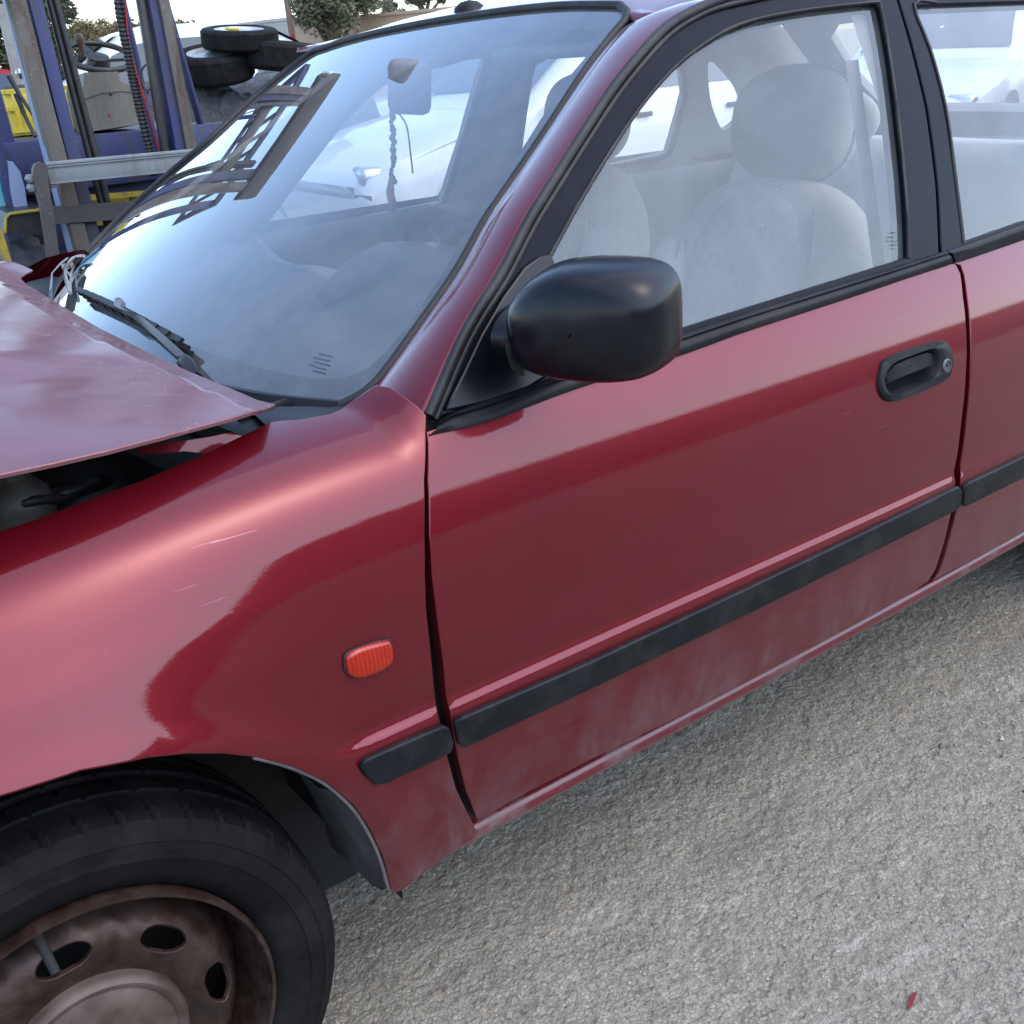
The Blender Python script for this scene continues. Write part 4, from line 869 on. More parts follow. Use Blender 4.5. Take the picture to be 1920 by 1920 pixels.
# hanging string of beads (hangs from the mirror: a thing of its own)
BE = empty('hanging_beads', (.915, .80, .985), 0, 'dark beaded string with a tassel hanging from the rear-view mirror', 'ornament')
rnd = random.Random(4); mb = MB(); top = Vector(ony(735, 205, .80)); bot = Vector(ony(737, 392, .80)); 
for k in range(26):
    p = top.lerp(bot, k/25)+Vector((rnd.uniform(-.003, .003), rnd.uniform(-.003, .003), 0)); r = rnd.uniform(.004, .0068)
    mb.lathe([(.0005, r), (r*.7, r*.7), (r, 0), (r*.7, -r*.7), (.0005, -r)], Matrix.Translation(p), 8)
mb.build('bead_string', plain('dark_beads', (.05, .045, .05), .3, var=.6, scale=300), BE, 60)
mb = MB(); mb.tube(smooth_poly([ony(742, 207, .80), ony(762, 235, .80), ony(770, 290, .80), ony(774, 325, .80)], 4), .0016, 6); mb.build('cord', M['trim'], BE, 60)
mb = MB(); mb.tube([ony(733, 330, .79), ony(731, 360, .79), ony(733, 392, .79)], [.003, .007, .003], 8); mb.build('wooden_drop', plain('wood_drop', (.30, .12, .06), .5), BE, 60)
# ================================================================== forklift
FL = empty('forklift', (1.32, 4.2, 0), 0, 'old blue forklift with grey mast rails and grey crossbar facing the car', 'forklift')
def worn(name, col, rust=(.11, .085, .065), amt=.5, rough=.5, scale=9):
    t = NT(name); t.set(Roughness=rough); v = t.coord(); mp = t.node('ShaderNodeMapping'); mp.inputs['Scale'].default_value = (1, 1, .35); t.link(v, mp.inputs[0])
    f = t.val(t.noise(scale, 9, .78, mp.outputs[0], .6), .44, .62, 0, min(1, amt*1.25)); g = t.val(t.noise(160, 2, .5, v), .70, .75, 0, .5)
    c = t.mix(f, col, rust); c = t.mix(g, c, (.5, .5, .48)); t.link(c, t.b.inputs['Base Color']); t.link(t.val(f, 0, 1, rough, .85), t.b.inputs['Roughness']); t.bump(t.noise(70, 5, .6, v), .15, .001); return t.m
M['fblue'] = worn('forklift_blue', (.018, .026, .105), (.035, .034, .04), amt=.7, scale=6); M['fsteel'] = worn('mast_steel', (.085, .076, .068), (.055, .040, .031), .8); M['fgrey'] = worn('crossbar_grey', (.15, .175, .19), (.10, .095, .09), .5)
M['fdark'] = worn('dark_plate', (.038, .036, .037), (.06, .05, .045), .6); M['fbeige'] = worn('beige_cowl', (.15, .143, .115), (.09, .085, .07), .4); M['fyellow'] = worn('yellow_paint', (.30, .23, .02), (.07, .06, .035), .6)
M['grease'] = plain('greasy_black', (.018, .018, .019), .4, var=.4, scale=40, bump=.5, bscale=120); M['teal'] = worn('teal_panel', (.06, .34, .42), (.25, .35, .4), .4); M['lblue'] = worn('pale_blue_panel', (.20, .27, .44), (.2, .22, .26), .45)
YM = 3.42
def rail(name, p0, p1, Y, wpx, dep, mat, z0=.08, z1=2.15, parent=FL):
    a = ony(*p0, Y); b = ony(*p1, Y); d = (a-b)/(a[2]-b[2]); w = wpx*.00188
    mb = MB(); mb.bar(a+d*(z0-a[2]), a+d*(z1-a[2]), w, dep, (0, 1, 0), .004); return mb.build(name, mat, parent, 35)
rail('inner_mast_rail', (28, 0), (108, 300), YM, 29, .07, M['fsteel']); rail('outer_mast_rail', (60, 0), (134, 300), YM+.03, 25, .10, M['fblue']); rail('rail_edge', (14, 0), (91, 300), YM+.05, 9, .08, M['lblue'])
rail('lift_chain', (75, 0), (146, 300), YM+.02, 6, .03, M['grease'])
rail('inner_mast_rail', (302, 0), (358, 300), YM, 22, .07, M['fsteel']); rail('outer_mast_rail', (282, 0), (336, 300), YM+.03, 24, .10, M['fblue']); rail('lift_chain', (263, 0), (312, 300), YM+.02, 13, .04, M['grease'])
rail('guard_post', (309, 0), (383, 256), YM+.40, 8, .06, M['fblue'], .9, 2.1)
def pipe(name, pts, Y, r, mat, extra=(), n=10):
    P = [ony(u, v, Y) for u, v in pts]; P = [P[0]+(P[0]-P[1])/np.linalg.norm(P[0]-P[1])*.5]+P+[P[-1]+(P[-1]-P[-2])/np.linalg.norm(P[-1]-P[-2])*.35]
    mb = MB(); mb.tube(smooth_poly(P, 6), r, n); return mb.build(name, mat, FL, 60)
pipe('hydraulic_hose', [(93, 0), (128, 140), (168, 295)], YM+.06, .014, M['grease']); pipe('hydraulic_hose', [(104, 0), (141, 140), (179, 290)], YM+.05, .013, M['grease']); pipe('lift_cylinder', [(98, 0), (120, 90), (147, 200)], YM+.10, .017, M['grease'])
P = [ony(*q, YM+.10) for q in [(218, -40), (226, 30), (240, 100), (252, 160), (266, 220), (282, 285), (290, 330)]]; P = smooth_poly(P, 26); mb = MB(); mb.tube(P, [.0165+(.0035 if k % 3 == 0 else 0) for k in range(len(P))], 10); mb.build('ribbed_hose', M['grease'], FL, 30)
pipe('guard_post', [(244, 60), (258, 120), (272, 190), (282, 228)], YM+.30, .013, M['fblue']); pipe('wire', [(236, 10), (240, 70), (248, 110), (272, 190)], YM+.09, .004, plain('red_wire', (.45, .03, .03), .5)); 
mb = MB(); mb.tube([tuple(ony(277+13*math.cos(a), 145+24*math.sin(a), YM+.2)) for a in np.linspace(0, 5.2, 18)], .004, 6); mb.build('wire', M['grease'], FL, 60)
MB().bar(ony(28, 0, YM)*np.array([1, 1, 0])+np.array([-.10, 0, 2.12]), ony(302, 0, YM)*np.array([1, 1, 0])+np.array([.10, 0, 2.12]), .10, .14, (0, 0, 1), .01).build('mast_crosshead', M['fdark'], FL, 35)
MB().bar(ony(28, 0, YM)*np.array([1, 1, 0])+np.array([-.03, .05, 1.80]), ony(302, 0, YM)*np.array([1, 1, 0])+np.array([.03, .05, 1.80]), .05, .09, (0, 0, 1), .01).build('mast_tie', M['fdark'], FL, 35)
# grey crossbar with rolled ribs, and the plate at its end
a = ony(88, 325, 3.27); b = ony(372, 298, 3.27); b = a+(b-a)*1.12; mb = MB(); mb.bar(a, b, .022, .076, (0, 0, 1), .003)
for dz in (.030, .022, -.034): mb.bar(a+np.array([0, -.013, dz]), b+np.array([0, -.013, dz]), .008, .005)
mb.build('crossbar', M['fgrey'], FL, 35)
pl = MB(); poly = [(62, 318), (66, 308), (76, 304), (86, 307), (90, 325), (92, 345), (96, 372), (104, 420), (114, 500), (92, 505), (86, 450), (76, 385), (66, 350)]
pl.prism(poly, lambda q: ony(*q, 3.24), lambda q: ony(*q, 3.27)+np.array([0, .03, 0])); pl.build('carriage_plate', M['fdark'], FL, 35)
for u, v in ((57, 335), (60, 352), (97, 345)): MB().lathe([(.001, .02), (.013, .018), (.016, .008), (.016, -.02)], Matrix.Translation(Vector(ony(u, v, 3.28))) @ Matrix.Rotation(R(90), 4, 'X'), 6).build('bolt', M['fgrey'], FL, 30)
MB().bar(ony(120, 400, YM-.02)-np.array([.05, 0, 0]), ony(360, 390, YM-.02)+np.array([.1, 0, 0]), .05, .06).build('mast_tie', M['fdark'], FL, 35)
# body: front panel, floor plates, cowl, steering
YB = 3.78
bp_ = MB(); tl = ony(12, 268, YB); tr = ony(392, 232, YB); zt = (tl[2]+tr[2])/2; bp_.box(((tl[0]+tr[0])/2+.03, YB+.03, zt-.10), (tr[0]-tl[0]+.10, .06, .20), None, .008); bp_.box(((tl[0]+tr[0])/2+.03, YB+.10, zt-.26), (tr[0]-tl[0]+.06, .06, .34), None, .008); BODY = bp_.build('front_panel', M['fblue'], FL, 35)
MB().box(((tl[0]+tr[0])/2+.03, YB+.45, zt-.02), (tr[0]-tl[0]+.06, .80, .03), None, .006).build('floor_plate', M['fdark'], FL, 35)
MB().box(((tl[0]+tr[0])/2+.03, YB+1.25, .62), (tr[0]-tl[0]+.10, .9, .70), None, .06).build('engine_cover', M['fblue'], FL, 35)
MB().box(((tl[0]+tr[0])/2+.03, YB+1.85, .60), (tr[0]-tl[0]+.10, .42, .80), None, .12).build('counterweight', M['fyellow'], FL, 35)
MB().box(((tl[0]+tr[0])/2+.03, YB+1.10, 1.02), (.30, .46, .10), None, .04).build('driver_seat', M['grease'], FL, 40)
MB().box(((tl[0]+tr[0])/2+.03, YB+1.38, 1.14), (.28, .08, .22), None, .04).build('seat_back', M['grease'], FL, 40)
cwl = MB(); cpoly = [(158, 136), (222, 134), (226, 153), (246, 160), (252, 175), (264, 232), (176, 246), (165, 210), (155, 165)]
cwl.prism(cpoly, lambda q: ony(*q, YB+.16), lambda q: ony(*q, YB+.16)+np.array([.0, .26, -.02])); CW = cwl.build('steering_cowl', M['fbeige'], FL, 35)
ln = MB(); ln.tube([tuple(ony(u, v, YB+.157)) for u, v in ((158, 186), (190, 175), (225, 171), (251, 173))], .0016, 5); ln.build('cowl_seam', M['grease'], CW, 30)
MB().lathe([(.001, .004), (.006, .003), (.006, -.003)], Matrix.Translation(Vector(ony(208, 176, YB+.157))) @ Matrix.Rotation(R(90), 4, 'X'), 10).build('cowl_hole', M['grease'], CW, 30)
MB().tube([tuple(ony(204, 212, YB+.157)), tuple(ony(207, 219, YB+.157))], .003, 5).build('red_mark', plain('red_mark', (.4, .03, .02), .5), CW, 30)
sw = bpy.data.objects.new('steering_wheel', None); COL.objects.link(sw); attach(sw, FL); bpy.context.view_layer.update()
C_ = ony(184, 106, YB+.36); up_ = np.array([.03, -.42, .90]); rm = Vector(up_).to_track_quat('Z', 'Y').to_matrix().to_4x4(); SM = Matrix.Translation(Vector(C_)) @ rm
mb = MB(); mb.tube([SM @ Vector((.138*math.cos(a), .138*math.sin(a), 0)) for a in np.linspace(0, 2*math.pi, 41)], .0125, 10); mb.build('wheel_rim', M['grease'], sw, 60)
mb = MB(); mb.lathe([(.001, .005), (.045, .0), (.05, -.03), (.04, -.10)], SM, 20)
for a in (R(100), R(220), R(-20)): mb.bar(SM @ Vector((0, 0, -.02)), SM @ Vector((.132*math.cos(a), .132*math.sin(a), 0)), .03, .012)
mb.bar(SM @ Vector((0, 0, -.03)), SM @ Vector((0, 0, -.28)), .06, .06); mb.build('wheel_hub', M['grease'], sw, 40)
mb = MB(); kq = Vector(ony(149, 76, YB+.42)); mb.lathe([(.001, .03), (.014, .024), (.018, .0), (.010, -.02), (.006, -.06)], Matrix.Translation(kq), 14); mb.build('steering_knob', plain('brown_knob', (.06, .03, .025), .35), FL, 50)
# levers and their knobs
for (u0, v0), (u1, v1) in (((30, 176), (66, 256)), ((17, 142), (62, 215))):
    L_ = MB(); L_.tube([ony(u0, v0, YB+.15), ony((u0+u1)/2-2, (v0+v1)/2, YB+.13), ony(u1, v1, YB+.08)], [.012, .008, .008], 8); L_.build('control_lever', M['grease'], FL, 60)
MB().lathe([(.001, .02), (.015, .014), (.02, 0), (.015, -.014), (.006, -.022)], Matrix.Translation(Vector(ony(38, 137, YB+.2))), 16).build('lever_knob', M['bright'], FL, 60)
# overhead guard
zg = 2.12; gx0 = tl[0]+.02; gx1 = tr[0]+.04
for x in (ony(35, 0, YB+1.4)[0], ony(300, 0, YB+1.4)[0]): MB().bar((x, YB+1.5, .9), (x, YB+1.35, zg), .04, .04, (0, 1, 0), .006).build('guard_post', M['fblue'], FL, 35)
MB().bar((gx0, YB+.06, .95), (gx0+.0, YB+.30, zg), .05, .05, (0, 1, 0), .006).build('guard_post', M['fblue'], FL, 35)
gd = MB(); gd.bar((gx0, YB+.25, zg), (gx0, YB+1.25, zg), .05, .05); gd.bar((gx1, YB+.25, zg), (gx1, YB+1.25, zg), .05, .05); gd.bar((gx0, YB+.27, zg+.002), (gx1, YB+.27, zg+.002), .06, .05); gd.bar((gx0, YB+1.22, zg+.002), (gx1, YB+1.22, zg+.002), .06, .05); gd.build('guard_frame', M['fblue'], FL, 35)
for k in range(6): MB().bar((gx0+(gx1-gx0)*(k+1)/7, YB+.28, zg+.012), (gx0+(gx1-gx0)*(k+1)/7, YB+1.2, zg+.012), .03, .03).build('guard_slat', M['fblue'], FL, 35)
# left side: post, teal and pale blue panels, mudguard, drive wheels
pp = MB(); pp.prism([(-6, 262), (3, 262), (11, 300), (16, 335), (30, 400), (20, 404), (4, 340)], lambda q: ony(*q, YB-.10), lambda q: ony(*q, YB-.10)+np.array([0, .05, 0])); pp.build('side_post', M['fblue'], FL, 35)
pp = MB(); pp.prism([(-20, 270), (4, 296), (10, 330), (28, 396), (26, 404), (-10, 410)], lambda q: ony(*q, YB-.06), lambda q: ony(*q, YB-.06)+np.array([0, .30, 0])); pp.build('step_panel', M['teal'], FL, 35)
pp = MB(); pp.prism([(17, 304), (24, 303), (38, 322), (46, 350), (52, 390), (50, 396), (30, 397), (22, 360)], lambda q: ony(*q, YB-.13), lambda q: ony(*q, YB-.13)+np.array([.0, .12, 0])); pp.build('lamp_shield', M['lblue'], FL, 35)
def drive_wheel(cx):
    e = bpy.data.objects.new('drive_wheel', None); COL.objects.link(e); attach(e, FL); e.location = (cx, YB+.05, .345); e.rotation_euler = (0, R(90), 0); bpy.context.view_layer.update()
    na = 84; h = .095; prof = [(.19, h*.9), (.22, h), (.30, h), (.335, h*.93), (.345, h*.8), (.345, h*.35), (.345, .0), (.345, -h*.35), (.345, -h*.8), (.335, -h*.93), (.30, -h), (.22, -h), (.19, -h*.9)]
    V = []; F = []; m = len(prof)
    for k in range(na):
        for j, (r, z) in enumerate(prof):
            g = ((k+(2 if z > 0.001 else 0)+int(abs(z)/h*2)) % 6) < 2
            rr = r-(.020 if g and 3 <= j <= 9 and j != 6 else 0); a = 2*math.pi*k/na; V.append((rr*math.cos(a), rr*math.sin(a), z))
        for j in range(m-1): F.append((k*m+j, ((k+1) % na)*m+j, ((k+1) % na)*m+j+1, k*m+j+1))
    mb = MB(); mb.add(V, F); mb.build('tyre', plain('grey_tread', (.075, .08, .085), .75, var=.4, scale=25, bump=.4, bscale=120), e, 30, True)
    mb = MB(); mb.lathe([(.001, -.05), (.10, -.06), (.15, -.04), (.19, -.07), (.20, .07), (.15, .04), (.10, .06), (.001, .05)], None, 32); mb.build('wheel_rim', M['fyellow'], e, 40, True)
dwx = ony(52, 470, YB-.28)[0]+.02
drive_wheel(dwx); drive_wheel(dwx+1.02)
mg = MB(); mg.prism([(10, 440), (12, 408), (18, 402), (80, 394), (100, 396), (100, 440)], lambda q: ony(*q, YB-.30), lambda q: ony(*q, YB-.30)+np.array([0, .5, .02])); MGD = mg.build('mudguard', M['grease'], FL, 35)
mb = MB(); mb.tube([ony(u, v, YB-.31) for u, v in ((10, 436), (11, 409), (18, 401), (80, 393))], .006, 6); mb.build('mudguard_edge', M['fyellow'], MGD, 60)
pp = MB(); pp.prism([(-4, 430), (4, 430), (22, 490), (12, 492), (-4, 455)], lambda q: ony(*q, YB-.36), lambda q: ony(*q, YB-.36)+np.array([0, .06, 0])); pp.build('step_bar', M['fyellow'], FL, 35)
pp = MB(); pp.prism([(5, 440), (14, 440), (23, 488), (20, 496), (14, 480)], lambda q: ony(*q, YB-.345), lambda q: ony(*q, YB-.345)+np.array([0, .06, 0])); pp.build('step_bracket', M['fblue'], FL, 35)
# yellow frame below the panel with a dark pedal linkage
yf = MB(); q0 = ony(150, 372, YB-.02); q1 = ony(275, 362, YB-.02); yf.bar(q0, q1, .03, .02); yf.bar(ony(165, 372, YB), ony(172, 410, YB), .03, .02, (0, 1, 0)); yf.bar(ony(246, 364, YB), ony(262, 390, YB), .03, .025, (0, 1, 0)); yf.bar(ony(160, 402, YB+.05), ony(300, 384, YB+.05), .02, .10); yf.build('axle_frame', M['fyellow'], FL, 35)
pd = MB(); pd.tube([ony(176, 412, YB-.06), ony(215, 398, YB-.06), ony(240, 390, YB-.06)], .010, 8); pd.tube([ony(228, 380, YB-.06), ony(240, 396, YB-.06)], .013, 8); pd.bar(ony(234, 390, YB-.07), ony(244, 400, YB-.07), .02, .03); pd.build('pedal_linkage', M['grease'], FL, 40)
# dark worn tyre standing against the mast
TW = empty('loose_tyre', (1.26, 3.08, 0), 0, 'smooth black tyre standing upright below the grey forklift crossbar', 'tyre')
tt = make_tyre('tyre_body', M['tyre'], .335, .20, .20, 96, TW, False); c0 = ony(262, 590, 3.10); TW.location = (c0[0], 3.10, 0); tt.location = (0, 0, .335); tt.rotation_euler = (R(84), 0, R(20))
# ================================================================== yard: crate, shard, heap, tyres
def at_dist(u, v, d):
    r = ray(u, v); return CAMP+r*(d/math.hypot(r[0], r[1]))
SH = tag(MB().prism([(1700, 1890), (1709, 1863), (1720, 1859), (1716, 1872), (1709, 1889)], lambda q: onz(*q, .007), lambda q: onz(*q, .0105)+np.array([0, 0, .0015*((q[1]-1860) % 7)/7])).build('plastic_shard', plain('red_shard', (.16, .006, .014), .25, coat=.6), None, 30), 'small dark red broken plastic shard lying on the concrete', 'shard')
CR = empty('crate', (0, 0, 0), 0, 'yellow slatted plastic crate standing on the forklift floor', 'crate'); bpy.context.view_layer.update()
M['cyel'] = plain('yellow_plastic', (.55, .45, .05), .5, var=.15, scale=12, dust=.3)
c0 = ony(12, 168, YB+.55); c1 = ony(75, 163, YB+.55); zb_ = zt; ztop = c0[2]; cw_ = .36; x0 = c0[0]
CR.location = (x0+cw_/2, YB+.70, zb_)
for k in range(9):
    for yy in (YB+.55, YB+.85): attach(MB().bar((x0+cw_*k/8, yy, zb_), (x0+cw_*k/8, yy, ztop), .024, .008, (0, 1, 0), .002).build('slat', M['cyel'], None, 30), CR)
for k in range(7):
    for xx in (x0-.006, x0+cw_+.006): attach(MB().bar((xx, YB+.57+.26*k/6, zb_), (xx, YB+.57+.26*k/6, ztop), .008, .024, (0, 1, 0), .002).build('slat', M['cyel'], None, 30), CR)
for z in (zb_+.02, zb_+.11, ztop-.01):
    r_ = MB()
    for yy in (YB+.542, YB+.858): r_.bar((x0-.012, yy, z), (x0+cw_+.012, yy, z), .012, .016)
    for xx in (x0-.014, x0+cw_+.014): r_.bar((xx, YB+.54, z+.001), (xx, YB+.86, z+.001), .012, .016)
    attach(r_.build('crate_band', M['cyel'], None, 30), CR)
attach(MB().box((x0+cw_/2, YB+.70, zb_+.008), (cw_, .31, .012)).build('crate_floor', M['cyel'], None, 30), CR)
# grey post behind the mast
PO = tag(MB().bar(ony(40, 170, 5.6)+np.array([0, 0, -1.0]), ony(4, 8, 5.6), .055, .055, (0, 1, 0), .006).build('fence_post', worn('pale_post', (.24, .23, .215), amt=.4), None, 35), 'pale grey leaning metal post behind the yellow crate', 'post')
PO.location.z = 0
# tarpaulin heap
t = NT('grey_tarpaulin'); t.set(Roughness=.55); v = t.coord(); t.link(t.ramp(t.noise(3, 6, .6, v), [(.3, (.035, .038, .043)), (.7, (.075, .080, .087))]), t.b.inputs['Base Color']); t.bump(t.noise(7, 7, .6, v, 2.0), .9, .08)
TD = 9.4; tc = at_dist(500, 200, TD)
def tarp():
    n = 110; V = []; F = []
    for i in range(n):
        for j in range(n):
            a = -1+2*i/(n-1); b = -1+2*j/(n-1); r = (abs(a)**5+abs(b)**5)**.2
            z = 1.15*(1-sm(.62, 1.0, r))
            w = noise.fractal(Vector((a*2.2, b*2.2, .3)), 1.0, 2.0, 4); w2 = abs(noise.noise(Vector((a*5+w, b*4+1.3*w, 2))))
            w3 = abs(noise.noise(Vector((a*11+2*w, b*7, 5)))); z = float(z)*(1+.07*w)-.30*float(sm(.42, .85, r))*w2-.10*float(sm(.3, .6, r))*w3+.05*w
            V.append((1.45*a+.06*w*(r > .6), 1.05*b+.08*w2*(r > .6), max(z, .01)))
    for i in range(n-1):
        for j in range(n-1): F.append((i*n+j, (i+1)*n+j, (i+1)*n+j+1, i*n+j+1))
    return V, F
V, F = tarp(); TA = mk('tarpaulin', V, F, t.m, None, 70); TA.location = (tc[0]+.12, tc[1]+.55, 0); TA.rotation_euler = (0, 0, R(-20)); tag(TA, 'crumpled dark grey tarpaulin draped over a heap behind the forklift', 'tarpaulin')
def yard_tyre(label, u, v, d, rad, w, tilt, spin, white=True):
    P = at_dist(u, v, d); e = empty('scrap_tyre', (P[0], P[1], P[2]-w/2), 0, label, 'tyre', 'tyres piled on the tarpaulin')
    na = 300; h = w/2; prof = [(rad*.64, h*.8), (rad*.70, h*.95), (rad*.82, h*1.04), (rad*.93, h*.95), (rad*.975, h*.80)]+[(rad, h*k) for k in np.linspace(.68, -.68, 13)]+[(rad*.975, -h*.80), (rad*.93, -h*.95), (rad*.82, -h*1.04), (rad*.70, -h*.95), (rad*.64, -h*.8)]
    Vv = []; Ff = []; m = len(prof)
    for k in range(na):
        for j, (r, z) in enumerate(prof):
            s = (k+int(abs(z)/h*12)) % 5
            if 4 <= j <= m-5 and s < 1: r -= .006
            a = 2*math.pi*k/na; Vv.append((r*math.cos(a), r*math.sin(a), z+h))
        for j in range(m-1): Ff.append((k*m+j, ((k+1) % na)*m+j, ((k+1) % na)*m+j+1, k*m+j+1))
    mb = MB(); mb.add(Vv, Ff); tb = mb.build('tread', M['tyre'], e, 30, True)
    mb = MB(); mb.lathe([(rad*.64, h*1.9), (rad*.62, h*1.82), (rad*.55, h*1.6), (rad*.3, h*1.75), (rad*.15, h*1.9), (.001, h*1.92)], None, 40); rb = mb.build('rim', plain('alloy_rim', (.5, .51, .52), .35, .6, dust=.2) if white else M['rim'], e, 40, True)
    e.rotation_euler = (tilt[0], tilt[1], spin); return e
yard_tyre('treaded tyre on the tarpaulin, under the left edge of the topmost tyre', 402, 121, TD, .305, .215, (R(9), R(-9)), .3)
yard_tyre('treaded tyre on the tarpaulin, beside the pale block wall', 520, 104, TD-.05, .300, .205, (R(8), R(-3)), 1.2)
tt3 = yard_tyre('narrow tyre resting on top of two other tyres', 449, 72, TD-.05, .295, .150, (R(6), R(-5)), .7)
mb = MB(); mb.tube([(.10*math.cos(a), .10*math.sin(a), .150) for a in np.linspace(2.2, 3.6, 9)], .012, 6); mb.build('yellow_mark', M['cyel'], tt3, 60, True)
# ================================================================== walls, posts
def wallbox(name, u0, v0, u1, v1, d, th, mat, label, cat='wall', z0=0.0, d1=None):
    a = at_dist(u0, v0, d); b = at_dist(u1, v1, d1 or d); z = (a[2]+b[2])/2
    e = empty(name, (a[0], a[1], 0), 0, label, cat); bpy.context.view_layer.update()
    L = np.linalg.norm((b-a)[:2]); dirv = (b-a)/L; dirv[2] = 0; nb = max(1, int(L/.40)); hz = .20; rows = max(1, int(z/hz))
    nv = np.array([-dirv[1], dirv[0], 0])
    attach(MB().bar(a*np.array([1, 1, 0])+np.array([0, 0, z/2]), b*np.array([1, 1, 0])+np.array([0, 0, z/2]), th, z, (0, 0, 1)).build('wall_face', mat, None, 30), e)
    attach(MB().bar(a*np.array([1, 1, 0])+np.array([0, 0, z+.03])-dirv*.03, b*np.array([1, 1, 0])+np.array([0, 0, z+.03])+dirv*.03, th+.06, .06, (0, 0, 1)).build('coping', mat, None, 30), e); return e
def blockmat(name, c1, c2, mort):
    t = NT(name); t.set(Roughness=.9); v = t.coord(); x = t.sep(v); cb = t.node('ShaderNodeCombineXYZ'); t.link(t.math('ADD', x[0], t.math('MULTIPLY', x[1], -.4)), cb.inputs[0]); t.link(x[2], cb.inputs[1])
    b = t.node('ShaderNodeTexBrick'); b.inputs['Scale'].default_value = 1; b.inputs['Mortar Size'].default_value = .008; b.inputs['Brick Width'].default_value = .42; b.inputs['Row Height'].default_value = .21
    b.inputs['Color1'].default_value = (*c1, 1); b.inputs['Color2'].default_value = (*c2, 1); b.inputs['Mortar'].default_value = (*mort, 1); t.link(cb.outputs[0], b.inputs['Vector'])
    t.link(t.mix(t.val(t.noise(3, 6, .7, v), .4, .7, 0, .35), b.outputs[0], mort), t.b.inputs['Base Color']); return t.m
wallbox('block_wall', 374, 46, 548, 50, 30, .2, blockmat('pale_blocks', (.46, .45, .43), (.40, .39, .37), (.36, .35, .33)), 'pale grey block wall behind the tyre pile', d1=27)
wallbox('block_wall', 553, 40, 900, 20, 26.6, .2, blockmat('ochre_blocks', (.46, .34, .25), (.42, .31, .225), (.36, .27, .20)), 'ochre plastered wall below the olive tree', d1=24)
RB = at_dist(548, 72, 25.5); rbm = MB(); rbm.lathe([(.001, .09), (.045, .085), (.05, .06), (.048, .03), (.05, 0), (.048, -.03), (.05, -.06), (.045, -.085), (.001, -.09)], Matrix.Translation(Vector(RB)), 16)
rbm.bar(RB+np.array([0, .06, .09]), RB+np.array([0, .06, -RB[2]]), .035, .035, (0, 1, 0)); tag(rbm.build('wall_canister', plain('red_can', (.42, .02, .03), .4), None, 40), 'small red canister on a short stand before the pale wall', 'canister')
PW = at_dist(552, 78, 25.8); tag(MB().bar((PW[0], PW[1], 0), (PW[0]-.05, PW[1], 2.7), .10, .10, (0, 1, 0)).build('timber_post', plain('brown_post', (.17, .12, .08), .9), None, 30), 'brown timber post between the pale wall and the ochre wall', 'post')
# ================================================================== trees
def leafmat(name, a, b, tr=.25):
    t = NT(name); t.set(Roughness=.6); oi = t.node('ShaderNodeNewGeometry'); t.link(t.ramp(oi.outputs['Random Per Island'], [(0, a), (1, b)]), t.b.inputs['Base Color']); t.b.inputs['Transmission Weight'].default_value = 0; t.b.inputs['Subsurface Weight'].default_value = 0
    tl_ = t.node('ShaderNodeBsdfTranslucent'); t.link(t.ramp(oi.outputs['Random Per Island'], [(0, a), (1, b)]), tl_.inputs[0]); mx = t.node('ShaderNodeMixShader'); mx.inputs[0].default_value = tr; t.link(t.b.outputs[0], mx.inputs[1]); t.link(tl_.outputs[0], mx.inputs[2]); t.link(mx.outputs[0], t.out.inputs[0]); return t.m
BARK = plain('bark', (.10, .08, .06), .9, var=.4, bump=.5, bscale=30)
def tree(label, loc, trunk_h, crown, leaf, n, mat, seed, name='tree', clumps=26, group=None, droop=0):
    """crown: (rx, ry, rz, height of its centre)"""
    rnd = random.Random(seed); e = empty(name, loc, rnd.uniform(0, 6), label, 'tree', group); rx, ry, rz, hc = crown
    tb = MB(); tp_ = [(0, 0, 0), (rnd.uniform(-.1, .1), rnd.uniform(-.1, .1), trunk_h*.5), (rnd.uniform(-.15, .15), rnd.uniform(-.15, .15), trunk_h)]; tr_ = .05*hc+.03
    tb.tube(smooth_poly(tp_, 4), list(np.linspace(tr_, tr_*.6, 9)), 9); cl_ = []
    for k in range(clumps):
        while True:
            q = Vector((rnd.uniform(-1, 1), rnd.uniform(-1, 1), rnd.uniform(-1, 1)))
            if q.length < 1: break
        q = q*(.55+.45*q.length)/max(q.length, .2)*q.length**.5 if q.length > 0 else q
        c = Vector((q.x*rx*.86, q.y*ry*.86, hc+q.z*rz*.86)); cl_.append((c, rnd.uniform(.22, .42)))
        if k % 2 == 0:
            s0 = Vector(tp_[2])*rnd.uniform(.75, 1); tb.tube(smooth_poly([s0, s0.lerp(c, .5)+Vector((rnd.uniform(-.1, .1), rnd.uniform(-.1, .1), .1)), c], 3), list(np.linspace(tr_*.4, tr_*.10, 7)), 6)
    raw(tb.build('trunk', BARK, None, 60), e)
    V = []; F = []; avg = (rx+ry+rz)/3
    for k in range(n):
        c, cr = cl_[rnd.randrange(len(cl_))]; d = Vector((rnd.gauss(0, 1), rnd.gauss(0, 1), rnd.gauss(0, .8))); d = d.normalized()*(rnd.random()**.45)*cr*avg
        p = c+d; p.z -= droop*abs(rnd.gauss(0, 1)); a = Vector((rnd.gauss(0, 1), rnd.gauss(0, 1), rnd.gauss(0, .6))).normalized(); b = a.orthogonal().normalized(); b = (b*math.cos(k)+a.cross(b)*math.sin(k)); s = leaf*rnd.uniform(.6, 1.3); i = len(V)
        V += [p-a*s, p+b*s*.35, p+a*s, p-b*s*.35]; F.append((i, i+1, i+2, i+3))
    raw(mk('crown', V, F, mat), e); return e
